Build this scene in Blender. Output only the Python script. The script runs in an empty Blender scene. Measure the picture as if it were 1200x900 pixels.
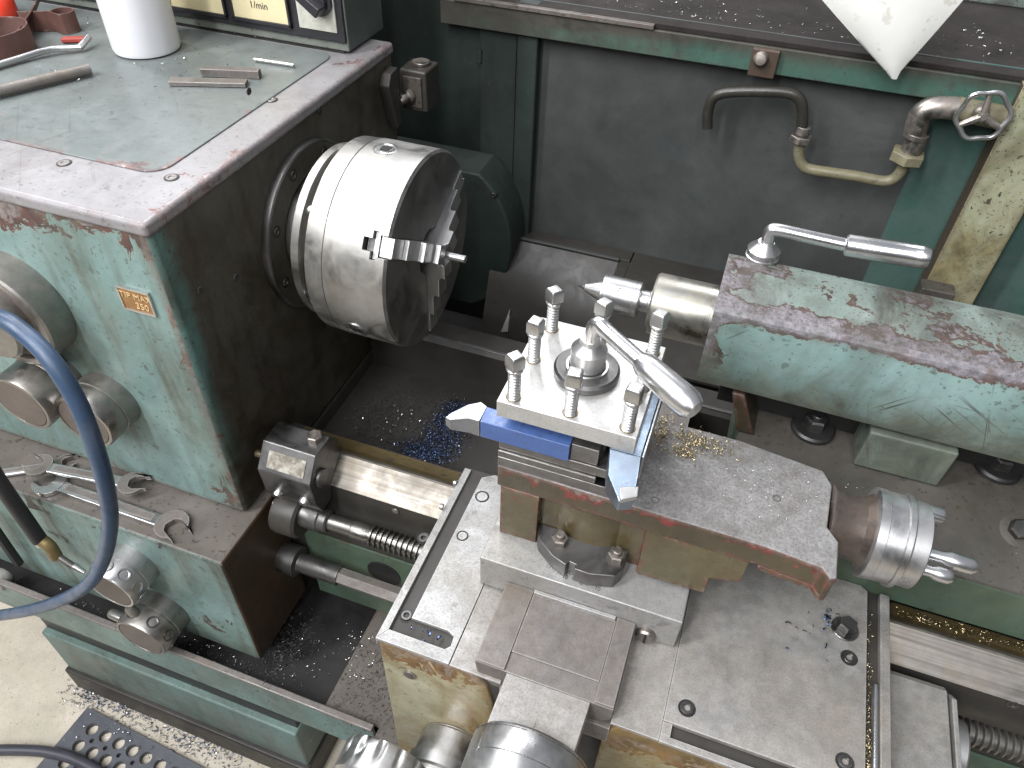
import bpy, bmesh, math, random
from mathutils import Vector, Matrix
random.seed(7)
scn = bpy.context.scene
COL = scn.collection
# ------------------------------------------------------------------ camera
FPX = 881.1                                        # focal length in photo pixels (1200 x 900)
CAM = Vector((0.4325, -0.600, 0.4416))
_p, _y, _r = math.radians(43.50), math.radians(18.10), math.radians(2.272)
_f = Vector((-math.sin(_y)*math.cos(_p), math.cos(_y)*math.cos(_p), -math.sin(_p)))
_rt = Vector((math.cos(_y), math.sin(_y), 0)); _up = _rt.cross(_f)
RT = math.cos(_r)*_rt + math.sin(_r)*_up; UP = -math.sin(_r)*_rt + math.cos(_r)*_up
cd = bpy.data.cameras.new('camera'); cam = bpy.data.objects.new('camera', cd); COL.objects.link(cam)
cd.sensor_width = 36; cd.lens = FPX/1200*36; cd.clip_start = .01; cd.clip_end = 60
cam.matrix_world = Matrix(((RT.x, UP.x, -_f.x, CAM.x), (RT.y, UP.y, -_f.y, CAM.y), (RT.z, UP.z, -_f.z, CAM.z), (0, 0, 0, 1)))
scn.camera = cam
# ------------------------------------------------------------------ world + lamps (workshop ceiling tubes, plus added front fill)
w = bpy.data.worlds.new('World'); scn.world = w; w.use_nodes = True
nt_ = w.node_tree; bg = nt_.nodes['Background']          # dim hall: pale ceiling, grey walls, darker below
tc = nt_.nodes.new('ShaderNodeTexCoord'); sx = nt_.nodes.new('ShaderNodeSeparateXYZ'); nt_.links.new(tc.outputs['Generated'], sx.inputs[0])
cr = nt_.nodes.new('ShaderNodeValToRGB'); nt_.links.new(sx.outputs[2], cr.inputs[0]); cr.color_ramp.elements[0].position = .0; cr.color_ramp.elements[0].color = (.16, .16, .165, 1)
cr.color_ramp.elements[1].position = .75; cr.color_ramp.elements[1].color = (.86, .90, .98, 1); e_ = cr.color_ramp.elements.new(.3); e_.color = (.34, .35, .37, 1)
nt_.links.new(cr.outputs[0], bg.inputs[0]); bg.inputs[1].default_value = .36
scn.view_settings.view_transform = 'Standard'; scn.view_settings.look = 'None'; scn.view_settings.gamma = 1
scn.view_settings.exposure = 0.32
def lamp(name, loc, target, sx, sy, watts, col=(.95, .965, 1.0)):
    l = bpy.data.lights.new(name, 'AREA'); l.shape = 'RECTANGLE'; l.size = sx; l.size_y = sy; l.energy = watts; l.color = col
    o = bpy.data.objects.new(name, l); COL.objects.link(o); o.location = loc
    o.rotation_euler = (Vector(target)-Vector(loc)).to_track_quat('-Z', 'Y').to_euler()
for x_, y_, z_, e_ in ((-1.4, 1.6, 2.15, 30), (-.6, 1.9, 2.15, 22), (.4, 2.1, 2.15, 9), (-1.5, .4, 2.15, 30), (-1.2, -1.5, 1.7, 42), (-.2, -1.9, 1.7, 40), (.8, -1.7, 1.8, 18), (-.5, -.7, 2.15, 18)):
    lamp('ceiling_and_fill_lamp', (x_, y_, z_), (x_*.3+.1, y_*.3, 0), .22, 1.5, e_)  # the lower front lamps are fill, added to brighten the upright faces
# ------------------------------------------------------------------ pixel -> point on a known plane
def ray(p): return RT*((p[0]-600)/FPX) - UP*((p[1]-450)/FPX) + _f
def PZ(px, py, z): d = ray((px, py)); return CAM + d*((z-CAM.z)/d.z)
def PY(px, py, y): d = ray((px, py)); return CAM + d*((y-CAM.y)/d.y)
def PX(px, py, x): d = ray((px, py)); return CAM + d*((x-CAM.x)/d.x)
# ------------------------------------------------------------------ node helpers
class NT:
    def __init__(s, name):
        s.m = bpy.data.materials.new(name); s.m.use_nodes = True; s.t = s.m.node_tree; s.n = s.t.nodes
        s.b = s.n['Principled BSDF']; s.pos = s.n.new('ShaderNodeNewGeometry').outputs['Position']
    def L(s, a, b): s.t.links.new(a, b)
    def set(s, sock, v):
        if hasattr(v, 'is_output'): s.L(v, sock)
        elif isinstance(v, (tuple, list)) and len(v) == 3 and len(sock.default_value) == 4: sock.default_value = (*v, 1)
        else: sock.default_value = v
    def mapping(s, scale, off=(0, 0, 0), rot=(0, 0, 0), typ='POINT'):
        m = s.n.new('ShaderNodeMapping'); m.vector_type = typ; s.L(s.pos, m.inputs[0]); m.inputs['Scale'].default_value = scale
        m.inputs['Location'].default_value = off; m.inputs['Rotation'].default_value = rot; return m.outputs[0]
    def noise(s, scale, detail=4, rough=.6, vec=None, dist=0):
        n = s.n.new('ShaderNodeTexNoise'); s.L(vec or s.pos, n.inputs['Vector']); n.inputs['Scale'].default_value = scale
        n.inputs['Detail'].default_value = detail; n.inputs['Roughness'].default_value = rough; n.inputs['Distortion'].default_value = dist
        return n.outputs[0]
    def vor(s, scale, vec=None, feat='F1'):
        n = s.n.new('ShaderNodeTexVoronoi'); n.feature = feat; s.L(vec or s.pos, n.inputs['Vector']); n.inputs['Scale'].default_value = scale
        return n.outputs['Distance']
    def math(s, op, a, b=0., c=0., clamp=False):
        n = s.n.new('ShaderNodeMath'); n.operation = op; n.use_clamp = clamp
        s.set(n.inputs[0], a); s.set(n.inputs[1], b); s.set(n.inputs[2], c); return n.outputs[0]
    def ramp(s, x, lo, hi, a=0., b=1.):
        n = s.n.new('ShaderNodeMapRange'); s.set(n.inputs[0], x); n.inputs[1].default_value = lo; n.inputs[2].default_value = hi
        n.inputs[3].default_value = a; n.inputs[4].default_value = b; n.clamp = True; return n.outputs[0]
    def mix(s, f, a, b, typ='MIX'):
        n = s.n.new('ShaderNodeMix'); n.data_type = 'RGBA'; n.blend_type = typ; s.set(n.inputs[0], f); s.set(n.inputs[6], a); s.set(n.inputs[7], b)
        return n.outputs[2]
    def axis(s, ax):
        n = s.n.new('ShaderNodeSeparateXYZ'); s.L(s.pos, n.inputs[0]); return n.outputs[ax]
    def edge(s, r):
        b = s.n.new('ShaderNodeBevel'); b.samples = 5; b.inputs[0].default_value = r
        g = s.n.new('ShaderNodeNewGeometry'); d = s.n.new('ShaderNodeVectorMath'); d.operation = 'DOT_PRODUCT'
        s.L(b.outputs[0], d.inputs[0]); s.L(g.outputs['Normal'], d.inputs[1]); return s.math('SUBTRACT', 1., d.outputs['Value'], clamp=True)
    def bump(s, h, strength=.3, dist=.001):
        b = s.n.new('ShaderNodeBump'); b.inputs['Strength'].default_value = strength; b.inputs['Distance'].default_value = dist
        s.L(h, b.inputs['Height']); s.L(b.outputs[0], s.b.inputs['Normal'])
    def out(s, col, rough, metal=0., spec=.5, coat=0.):
        s.set(s.b.inputs['Base Color'], col); s.set(s.b.inputs['Roughness'], rough); s.set(s.b.inputs['Metallic'], metal)
        s.b.inputs['Specular IOR Level'].default_value = spec
        if coat: s.b.inputs['Coat Weight'].default_value = coat; s.b.inputs['Coat Roughness'].default_value = .25
        return s.m
def paint(name, c1, c2, chip=.5, edge=1., er=.008, grime=.5, gcol=(.035, .03, .022), sc=1., rough=.42, prim=(.24, .07, .05), zones=(), gz=(), met=.0, under=(.10, .085, .075), speck=.5, streak=0., scratch=0., scol=(.06, .045, .035), band=None, spec=.45, sax=2):
    """worn machine enamel: paint / pale rim / red primer / bare dark iron, with oil grime.  zones, gz: (axis, lo, hi, amount)"""
    t = NT(name)
    big = t.noise(5*sc, 5, .6); mid = t.noise(24*sc, 8, .72, dist=.7); fine = t.noise(140*sc, 4, .6)
    mm = t.math('SUBTRACT', t.ramp(mid, .32, .68), .5)
    col = t.mix(t.ramp(big, .38, .62), c1, c2)
    col = t.mix(t.math('MULTIPLY', t.ramp(fine, .45, .65), .25), col, (c1[0]*1.45, c1[1]*1.35, c1[2]*1.3))
    col = t.mix(t.math('MULTIPLY', t.ramp(t.noise(11*sc, 6, .7), .42, .62), .35), col, (c1[0]*.62, c1[1]*.66, c1[2]*.62))
    if band:
        for ax, lo, hi, bc in band: col = t.mix(t.ramp(t.math('ADD', t.axis(ax), t.math('MULTIPLY', mm, 1.1*abs(hi-lo))), lo, hi), col, bc)
    w_ = t.math('MULTIPLY', t.ramp(t.edge(er), .002, .07), edge*.5)
    w_ = t.math('ADD', w_, t.math('MULTIPLY', t.ramp(t.noise(9*sc, 4, .6), .42, .66), chip*.34))
    for ax, lo, hi, am in zones: w_ = t.math('ADD', w_, t.math('MULTIPLY', t.ramp(t.axis(ax), lo, hi), am))
    w_ = t.math('ADD', w_, t.math('SUBTRACT', t.math('MULTIPLY', mm, .55), .12))
    pr = t.ramp(w_, .25, .262); rim = t.ramp(w_, .22, .245); ba = t.ramp(t.math('ADD', w_, t.math('MULTIPLY', t.math('SUBTRACT', t.noise(55*sc, 4, .65), .5), .7)), .40, .44)
    col = t.mix(t.math('MULTIPLY', rim, .4), col, (c1[0]*2.0, c1[1]*1.55, c1[2]*1.35))
    primc = t.mix(t.ramp(t.noise(40*sc, 4, .65), .4, .62), prim, (prim[0]*.42, prim[1]*.5, prim[2]*.55))
    col = t.mix(pr, col, primc)
    barec = t.mix(t.ramp(fine, .38, .62), under, tuple(u*2.0 for u in under))
    col = t.mix(ba, col, barec)
    sp = t.math('MULTIPLY', t.ramp(t.noise(200*sc, 3, .55), .63, .66), speck); col = t.mix(sp, col, (.04, .035, .03))
    sp2 = t.math('MULTIPLY', t.ramp(t.noise(70*sc, 3, .55), .66, .68), speck); col = t.mix(sp2, col, (.05, .042, .035))
    if scratch:
        for k, (r_, a_) in enumerate(((.55, 7), (-.8, 8), (1.25, 7), (.06, 5))):
            n_ = t.noise(1, 2, .5, vec=t.mapping((1/a_, 1/(6 if sax == 1 else 380), 1/(6 if sax == 2 else 380)), (k*.031, k*.017, 0), (0, r_, 0) if sax == 1 else (0, 0, r_), 'TEXTURE'))
            q_ = t.math('MULTIPLY', t.ramp(n_, .67, .685), t.ramp(t.noise(9, 2, .5), .50, .58)); col = t.mix(t.math('MULTIPLY', q_, scratch), col, scol)
    g = t.math('MULTIPLY', t.ramp(t.noise(7*sc, 7, .72, dist=.9), .40, .66), grime)
    if streak: g = t.math('ADD', g, t.math('MULTIPLY', t.ramp(t.noise(1, 5, .65, vec=t.mapping((38, 38, 5)), dist=.4), .48, .70), streak), clamp=True)
    for ax, lo, hi, am in gz:
        g = t.math('ADD', g, t.math('MULTIPLY', t.ramp(t.math('ADD', t.axis(ax), t.math('MULTIPLY', mm, .7*abs(hi-lo))), lo, hi), am), clamp=True)
    col = t.mix(g, col, t.mix(t.ramp(t.noise(12*sc, 6, .7, dist=1.2), .36, .64), tuple(x*.6 for x in gcol), tuple(x*1.35 for x in gcol)))
    h = t.math('SUBTRACT', t.math('MULTIPLY', fine, .25), t.math('MULTIPLY', pr, .8))
    t.bump(h, .45, .0008)
    return t.out(col, t.ramp(t.math('ADD', mid, t.math('MULTIPLY', pr, .2)), .3, .9, rough-.1, rough+.3), t.math('MULTIPLY', ba, met), spec)
def steel(name, c=(.55, .54, .52), rough=.3, stretch=None, streak=.25, dirt=.25, dcol=(.10, .085, .065), speck=0., met=1., sc=1., edge=0., bmp=.12, rust=0., stain=(.26, .19, .07), pores=0.):
    t = NT(name)
    v = t.mapping(stretch) if stretch else None
    st = t.noise(1 if stretch else 300*sc, 4, .65, vec=v); mid = t.noise(22*sc, 6, .65, dist=.5); big = t.noise(7*sc, 4, .6)
    f = t.math('MULTIPLY', t.math('SUBTRACT', st, .5), streak*2)
    cs = t.mix(t.ramp(f, -.5, .5), tuple(x*(.6 if streak < .5 else .25) for x in c), tuple(min(1, x*1.3) for x in c))
    d = t.math('MULTIPLY', t.ramp(mid, .40, .64), dirt)
    col = t.mix(d, cs, dcol)
    if rust: col = t.mix(t.math('MULTIPLY', t.ramp(big, .52, .66), rust), col, stain)
    mm = t.math('MULTIPLY', t.math('SUBTRACT', 1., t.math('MULTIPLY', d, .8)), met)
    col = t.mix(t.math('MULTIPLY', t.ramp(t.noise(95*sc, 5, .7), .40, .66), min(.5, dirt*.8)), col, tuple(x*.8 for x in dcol))
    if speck: 
        s1 = t.math('MULTIPLY', t.ramp(t.noise(560*sc, 4, .7), .44, .64), speck*.75); col = t.mix(s1, col, (.06, .05, .045))
        mm = t.math('MULTIPLY', mm, t.math('SUBTRACT', 1., s1))
    if pores: col = t.mix(t.math('MULTIPLY', t.ramp(t.noise(45*sc, 3, .5), .63, .67), pores), col, (.05, .045, .04))
    if edge: col = t.mix(t.math('MULTIPLY', t.ramp(t.edge(.0022), .03, .25), edge), col, tuple(min(1, x*1.8) for x in c))
    t.bump(t.math('ADD', t.math('MULTIPLY', st, .6), t.math('MULTIPLY', mid, .12)), bmp, .0005)
    r = t.math('ADD', t.ramp(mid, .3, .75, rough*.8, rough*1.35), t.math('MULTIPLY', d, .3), clamp=True)
    return t.out(col, r, mm)
def plain(name, c, rough=.5, var=.25, sc=30, metal=0., spec=.5, spots=0., scol=(.03, .025, .02), coat=0., bmp=.1):
    t = NT(name); n = t.noise(sc, 5, .65)
    col = t.mix(t.ramp(n, .3, .72), tuple(x*(1-var) for x in c), tuple(min(1, x*(1+var)) for x in c))
    if spots: col = t.mix(t.math('MULTIPLY', t.ramp(t.noise(sc*4, 3, .6), .62, .68), spots), col, scol)
    t.bump(n, bmp, .001); return t.out(col, t.ramp(n, .3, .7, rough*.85, min(1, rough*1.15)), metal, spec, coat)
TEAL = (.115, .265, .225); TEAL2 = (.155, .30, .27); DTEAL = (.05, .125, .10)
M = {}
M['hs'] = paint('headstock_enamel', (.165, .255, .236), (.215, .305, .288), chip=.45, edge=.8, er=.016, grime=.45, gcol=(.105, .115, .088), zones=((2, .05, .108, .40), (0, -.04, -.003, .26), (2, -.20, -.252, .24)), sc=1.0, streak=.65, prim=(.16, .075, .06), under=(.13, .105, .095))
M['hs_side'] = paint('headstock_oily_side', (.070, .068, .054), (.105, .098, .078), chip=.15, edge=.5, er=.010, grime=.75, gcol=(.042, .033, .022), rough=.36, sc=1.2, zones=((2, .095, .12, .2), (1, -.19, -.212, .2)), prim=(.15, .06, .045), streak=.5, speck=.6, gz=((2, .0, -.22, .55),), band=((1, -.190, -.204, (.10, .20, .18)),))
M['hs_top'] = paint('headstock_worn_top', (.135, .153, .148), (.185, .205, .198), chip=.35, edge=.2, grime=.55, gcol=(.10, .104, .10), zones=((1, -.06, -.19, .34), (0, -.07, -.03, .12)), prim=(.22, .125, .115), rough=.34, sc=1., under=(.20, .19, .185), speck=.3, scratch=.3)
M['lip'] = paint('headstock_bare_lip', (.24, .23, .234), (.30, .287, .29), chip=.6, edge=.5, grime=.5, gcol=(.15, .135, .132), prim=(.20, .105, .095), rough=.32, under=(.26, .24, .24), zones=((0, -.03, 0, .16),), speck=.4, scratch=.3, sc=1.3)
M['gear'] = paint('gearbox_enamel', (.16, .248, .228), (.20, .285, .268), chip=.7, edge=.9, er=.008, grime=.5, gcol=(.085, .09, .068), zones=((2, -.32, -.255, .24),), prim=(.07, .05, .045), under=(.05, .045, .04), gz=((2, -.42, -.48, .6),), streak=.55)
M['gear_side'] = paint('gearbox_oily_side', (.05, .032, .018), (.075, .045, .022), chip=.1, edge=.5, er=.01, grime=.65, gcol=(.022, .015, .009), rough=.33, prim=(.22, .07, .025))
M['ledge'] = paint('ledge_worn', (.12, .106, .095), (.17, .15, .135), chip=.5, edge=.4, grime=.6, gcol=(.075, .06, .045), prim=(.15, .075, .06), rough=.33, under=(.2, .18, .17), speck=.8)
M['tray'] = paint('tray_enamel', (.135, .205, .183), (.165, .235, .213), chip=.2, edge=.6, er=.005, grime=.55, gcol=(.10, .105, .085), prim=(.11, .09, .08), rough=.45, streak=.3)
M['ped'] = paint('pedestal_enamel', (.135, .205, .183), (.16, .235, .213), chip=.25, edge=.3, grime=.45, gcol=(.10, .095, .078), prim=(.08, .065, .06), gz=((2, -.82, -1.0, .6),), rough=.45, streak=.4)
M['ts'] = paint('tailstock_enamel', (.16, .265, .243), (.245, .355, .34), chip=.5, edge=.8, er=.018, grime=.55, gcol=(.105, .118, .092), zones=((0, .465, .436, .42), (2, .034, .047, .62)), prim=(.095, .05, .036), sc=1.1, gz=((2, .015, -.04, .75),), under=(.12, .11, .12), sax=1, scratch=.95, streak=.2, scol=(.05, .035, .03))
M['ts_top'] = paint('tailstock_worn_top', (.15, .19, .168), (.23, .275, .25), chip=1.7, edge=.5, er=.012, grime=.95, gcol=(.066, .056, .047), prim=(.085, .05, .04), sc=2.1, under=(.105, .095, .10), rough=.34, scratch=.5, zones=((1, -.032, -.047, .5), (0, .9, .4, .06)), speck=.9)
M['ts_base'] = paint('tailstock_base_grime', (.070, .063, .055), (.10, .09, .08), chip=.25, edge=.3, grime=.6, gcol=(.04, .036, .025), prim=(.09, .065, .055), speck=1., rough=.42)
M['ts_basef'] = paint('tailstock_base_enamel', (.066, .112, .08), (.085, .135, .095), chip=.15, edge=.4, grime=.6, gcol=(.08, .085, .045), prim=(.12, .09, .05), rough=.4)
M['back'] = paint('splash_panel', (.050, .054, .052), (.085, .087, .085), chip=.1, edge=.1, grime=.5, gcol=(.030, .029, .027), prim=(.05, .05, .05), sc=.8, rough=.5, speck=.3)
M['backg'] = paint('splash_panel_green', (.046, .10, .084), (.058, .12, .10), chip=.05, edge=.2, grime=.35, gcol=(.115, .115, .11), prim=(.10, .10, .096), sc=.8, rough=.5, speck=.2, gz=((0, .63, .50, .97),), sax=1, scratch=.2)
M['fascia'] = paint('shelf_fascia', (.05, .13, .10), (.07, .15, .115), chip=.2, edge=.6, grime=.4, gcol=(.055, .05, .04), prim=(.07, .06, .05), gz=((0, .42, .12, .8), (2, .116, .130, .7)), rough=.5)
M['dgreen'] = paint('shaded_dark_green_casing', (.018, .030, .025), (.025, .039, .033), chip=.1, edge=.3, grime=.6, gcol=(.013, .013, .011), prim=(.04, .035, .026), rough=.65, streak=.4)  # dark green paint, with the shade of the back corner put into its tone
M['shelf'] = paint('shelf_top', (.030, .026, .024), (.045, .039, .037), chip=.3, edge=.3, grime=.6, gcol=(.018, .016, .015), prim=(.07, .045, .04), rough=.75, speck=.8, spec=.12)
M['post'] = paint('post_cream', (.38, .39, .26), (.44, .44, .32), chip=.75, edge=.9, er=.012, grime=.75, gcol=(.20, .17, .09), prim=(.15, .085, .04), under=(.09, .06, .04), gz=((2, .0, -.12, .7),), sc=1.6, speck=1.)
M['postd'] = paint('post_rust_side', (.075, .05, .035), (.10, .065, .045), chip=.4, edge=.3, grime=.4, prim=(.16, .07, .04), sc=1.5)
M['apron'] = paint('apron_cream', (.31, .295, .18), (.39, .37, .26), chip=.6, edge=.4, er=.012, grime=.95, gcol=(.19, .125, .045), prim=(.20, .10, .04), zones=((2, -.24, -.19, .36),), under=(.15, .115, .09), rough=.33, sc=1.2, streak=.35)
M['comp'] = paint('compound_oily_paint', (.062, .050, .030), (.09, .070, .038), chip=.8, edge=.75, er=.007, grime=.55, gcol=(.036, .026, .016), prim=(.25, .05, .042), under=(.12, .095, .08), rough=.3, sc=1.6, speck=.5, zones=((2, -.060, -.045, .34),), streak=.3)
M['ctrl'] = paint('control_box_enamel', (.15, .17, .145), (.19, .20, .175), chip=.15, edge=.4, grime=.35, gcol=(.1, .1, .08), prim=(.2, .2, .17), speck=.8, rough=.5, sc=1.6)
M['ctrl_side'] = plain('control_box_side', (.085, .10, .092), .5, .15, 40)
M['black'] = plain('black_oily_iron', (.020, .019, .018), .42, .3, 60, .0, .5)
M['void'] = plain('dark_iron_inside', (.015, .014, .013), .6, .3, 40)
M['darkcast'] = paint('dark_oily_casting', (.034, .031, .027), (.050, .045, .039), chip=.25, edge=.4, er=.004, grime=.5, gcol=(.022, .018, .014), prim=(.09, .07, .05), rough=.45, under=(.09, .08, .075))
M['chuck'] = steel('chuck_turned_steel', (.45, .44, .42), .38, (420, 9, 9), .2, .28, (.28, .255, .22), rust=.2, stain=(.33, .285, .21), bmp=.1)
M['chuckface'] = steel('chuck_face_steel', (.24, .235, .225), .42, (30, 120, 120), .25, .4, (.12, .11, .10))
M['bright'] = steel('bright_steel', (.60, .595, .59), .3, None, .1, .12, (.3, .28, .25), sc=.6, bmp=.05)
M['chrome'] = steel('chrome_lever', (.66, .655, .66), .27, None, .05, .10, (.35, .33, .3), sc=.5, bmp=.03)
M['turned'] = steel('turned_dial_steel', (.56, .555, .55), .32, (500, 6, 6), .22, .2, (.25, .23, .2), bmp=.1)
M['turnedy'] = steel('turned_dial_steel_y', (.52, .515, .51), .34, (6, 500, 6), .22, .25, (.24, .22, .19), bmp=.1)
M['toolpost'] = steel('ground_toolpost_steel', (.66, .65, .63), .36, None, .14, .3, (.40, .38, .34), speck=.25, edge=.3, met=.8, pores=.15)
M['tpbase'] = steel('toolpost_base_steel', (.25, .24, .23), .34, (8, 8, 160), .2, .4, (.08, .07, .06), edge=.7)
M['plate'] = steel('ground_plate_steel', (.43, .415, .395), .46, None, .14, .6, (.25, .225, .195), speck=.5, edge=.6, rust=.4, stain=(.25, .21, .155), pores=.1, met=.6)
M['plate2'] = steel('scraped_saddle_steel', (.42, .415, .405), .44, None, .14, .45, (.29, .27, .24), speck=.5, edge=.6, rust=.2, stain=(.33, .285, .18), pores=.3, met=.6)
M['platedk'] = steel('worn_slide_steel', (.26, .243, .23), .44, None, .12, .65, (.165, .135, .112), speck=.5, edge=.8, rust=.4, stain=(.18, .14, .09), pores=.1, met=.65)
M['slidetop'] = steel('compound_top_steel', (.31, .30, .295), .5, None, .35, .6, (.13, .118, .105), speck=.8, edge=.5, sc=.8, rust=.35, stain=(.10, .08, .06), met=.45, pores=.1)
M['way'] = steel('bed_way_steel', (.33, .31, .285), .40, (2.5, 230, 230), .9, .4, (.22, .18, .12), rust=.6, stain=(.25, .20, .13), met=.8)
M['waygold'] = paint('oily_gold_channel', (.085, .062, .027), (.12, .09, .042), chip=.3, edge=.1, grime=.6, gcol=(.04, .03, .016), prim=(.09, .07, .04), speck=1., rough=.3)
M['quill'] = steel('quill_oily_steel', (.46, .45, .42), .26, (300, 8, 8), .12, .30, (.24, .21, .12), rust=.3, stain=(.28, .23, .10))
M['knob'] = steel('worn_knob_steel', (.36, .345, .325), .33, (8, 260, 8), .16, .4, (.16, .135, .10), rust=.25, stain=(.24, .20, .13))
M['knobface'] = plain('knob_face_disc', (.13, .105, .09), .5, .3, 60, .3, spots=.4)
M['pipe'] = paint('oily_pipe', (.20, .18, .11), (.26, .235, .16), chip=.5, edge=.1, grime=.5, gcol=(.07, .06, .03), prim=(.10, .085, .06), rough=.36, sc=2., under=(.18, .16, .13))
M['pipedk'] = paint('black_pipe', (.022, .02, .018), (.035, .032, .028), chip=.2, edge=.1, grime=.4, gcol=(.06, .055, .035), prim=(.06, .05, .035), rough=.3, sc=2.)
M['fitting'] = steel('galvanised_fitting', (.36, .33, .30), .4, None, .2, .5, (.16, .125, .10), rust=.4, stain=(.20, .14, .09), sc=2)
M['blue'] = paint('blue_tool_paint', (.045, .095, .26), (.07, .125, .31), chip=.1, edge=.6, er=.0025, grime=.2, gcol=(.09, .10, .14), prim=(.2, .24, .35), under=(.4, .4, .42), sc=2, rough=.3)
M['carb'] = steel('ground_tool_tip', (.38, .39, .405), .3, None, .12, .2, (.3, .3, .32), edge=.4)
M['blued'] = steel('blued_tool_holder', (.26, .32, .40), .3, None, .12, .3, (.16, .16, .17), edge=.5)
M['thread'] = steel('oily_thread_steel', (.24, .23, .21), .28, None, .1, .3, (.06, .05, .04))
M['scr'] = steel('black_screw_steel', (.15, .145, .14), .36, None, .15, .4, (.05, .045, .04), edge=.8)
M['stop'] = steel('gunmetal_stop', (.20, .195, .19), .36, None, .12, .3, (.10, .09, .08), edge=.7)
M['tag'] = steel('worn_white_tag', (.5, .47, .4), .5, None, .2, .9, (.14, .12, .09), met=.2, sc=3.5)
M['gold'] = paint('name_plate_brown', (.23, .10, .03), (.29, .15, .05), chip=.2, edge=.1, grime=.3, prim=(.3, .2, .1), sc=4)
M['goldtxt'] = plain('name_plate_gilt', (.58, .40, .20), .4, .15, 200)
M['silver'] = steel('plate_rim', (.7, .68, .66), .3)
M['whitepl'] = plain('white_plastic', (.78, .77, .79), .38, .03, 12, spec=.4, bmp=.03)
M['cloth'] = plain('dirty_white_sheet', (.76, .75, .70), .6, .06, 14, spots=.3, scol=(.3, .24, .14))
M['cream'] = plain('yellowed_window', (.62, .54, .33), .35, .12, 14)
M['dialw'] = plain('speckled_dial', (.50, .49, .42), .4, .2, 90, spots=.4)
M['ink'] = plain('print_ink', (.05, .045, .04), .5, .1, 90)
M['blackpl'] = plain('black_plastic', (.022, .021, .024), .34, .2, 60)
M['leather'] = paint('worn_brown_belt', (.10, .045, .035), (.16, .085, .075), chip=.2, edge=.5, er=.004, grime=.3, gcol=(.09, .05, .04), prim=(.30, .20, .18), rough=.5, sc=2)
M['red'] = plain('red_plastic', (.62, .045, .02), .3, .12, 40)
M['redd'] = plain('dark_red_rag', (.30, .045, .03), .6, .3, 60)
M['hose'] = paint('blue_hose', (.022, .05, .105), (.032, .064, .12), chip=.05, edge=0, grime=.4, gcol=(.085, .10, .115), prim=(.1, .12, .14), sc=1.5, rough=.34, speck=.3)
M['hosedk'] = plain('black_rubber_hose', (.016, .015, .015), .5, .3, 60)
M['brass'] = steel('oily_brass', (.40, .30, .14), .34, None, .1, .5, (.10, .07, .03))
M['concrete'] = paint('concrete_floor', (.50, .45, .36), (.60, .54, .45), chip=.1, edge=0, grime=.35, gcol=(.36, .31, .23), prim=(.42, .37, .29), sc=1.2, rough=.8, speck=.35)
M['rubber'] = plain('rubber_mat', (.085, .088, .10), .6, .25, 25, spots=.3, scol=(.16, .15, .14), bmp=.3)
M['rubber_d'] = plain('dark_cable', (.05, .05, .06), .45, .25, 30)
M['chipblue'] = steel('blued_chip', (.07, .10, .19), .3, None, .1, .1)
M['chipgold'] = steel('gold_chip', (.45, .36, .20), .32, None, .1, .1)
M['chipsteel'] = steel('steel_chip', (.46, .45, .44), .3, None, .1, .1)
M['crumb'] = plain('dark_grit', (.03, .028, .026), .6, .4, 90)
M['olive'] = paint('swivel_oily_olive', (.082, .069, .034), (.118, .098, .047), chip=.7, edge=.7, er=.007, grime=.5, gcol=(.07, .048, .022), prim=(.26, .05, .045), under=(.15, .12, .09), rough=.28, sc=1.7, speck=.5, streak=.5, zones=((2, -.10, -.13, .10),))
M['hubdk'] = steel('brown_oily_hub', (.14, .115, .10), .3, None, .2, .5, (.07, .045, .03), rust=.5, stain=(.13, .05, .03), edge=.3, met=.7, sc=1.5)
M['bolt'] = steel('satin_bolt_steel', (.52, .515, .505), .34, None, .12, .25, (.22, .2, .17), sc=.8, bmp=.05)
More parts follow.
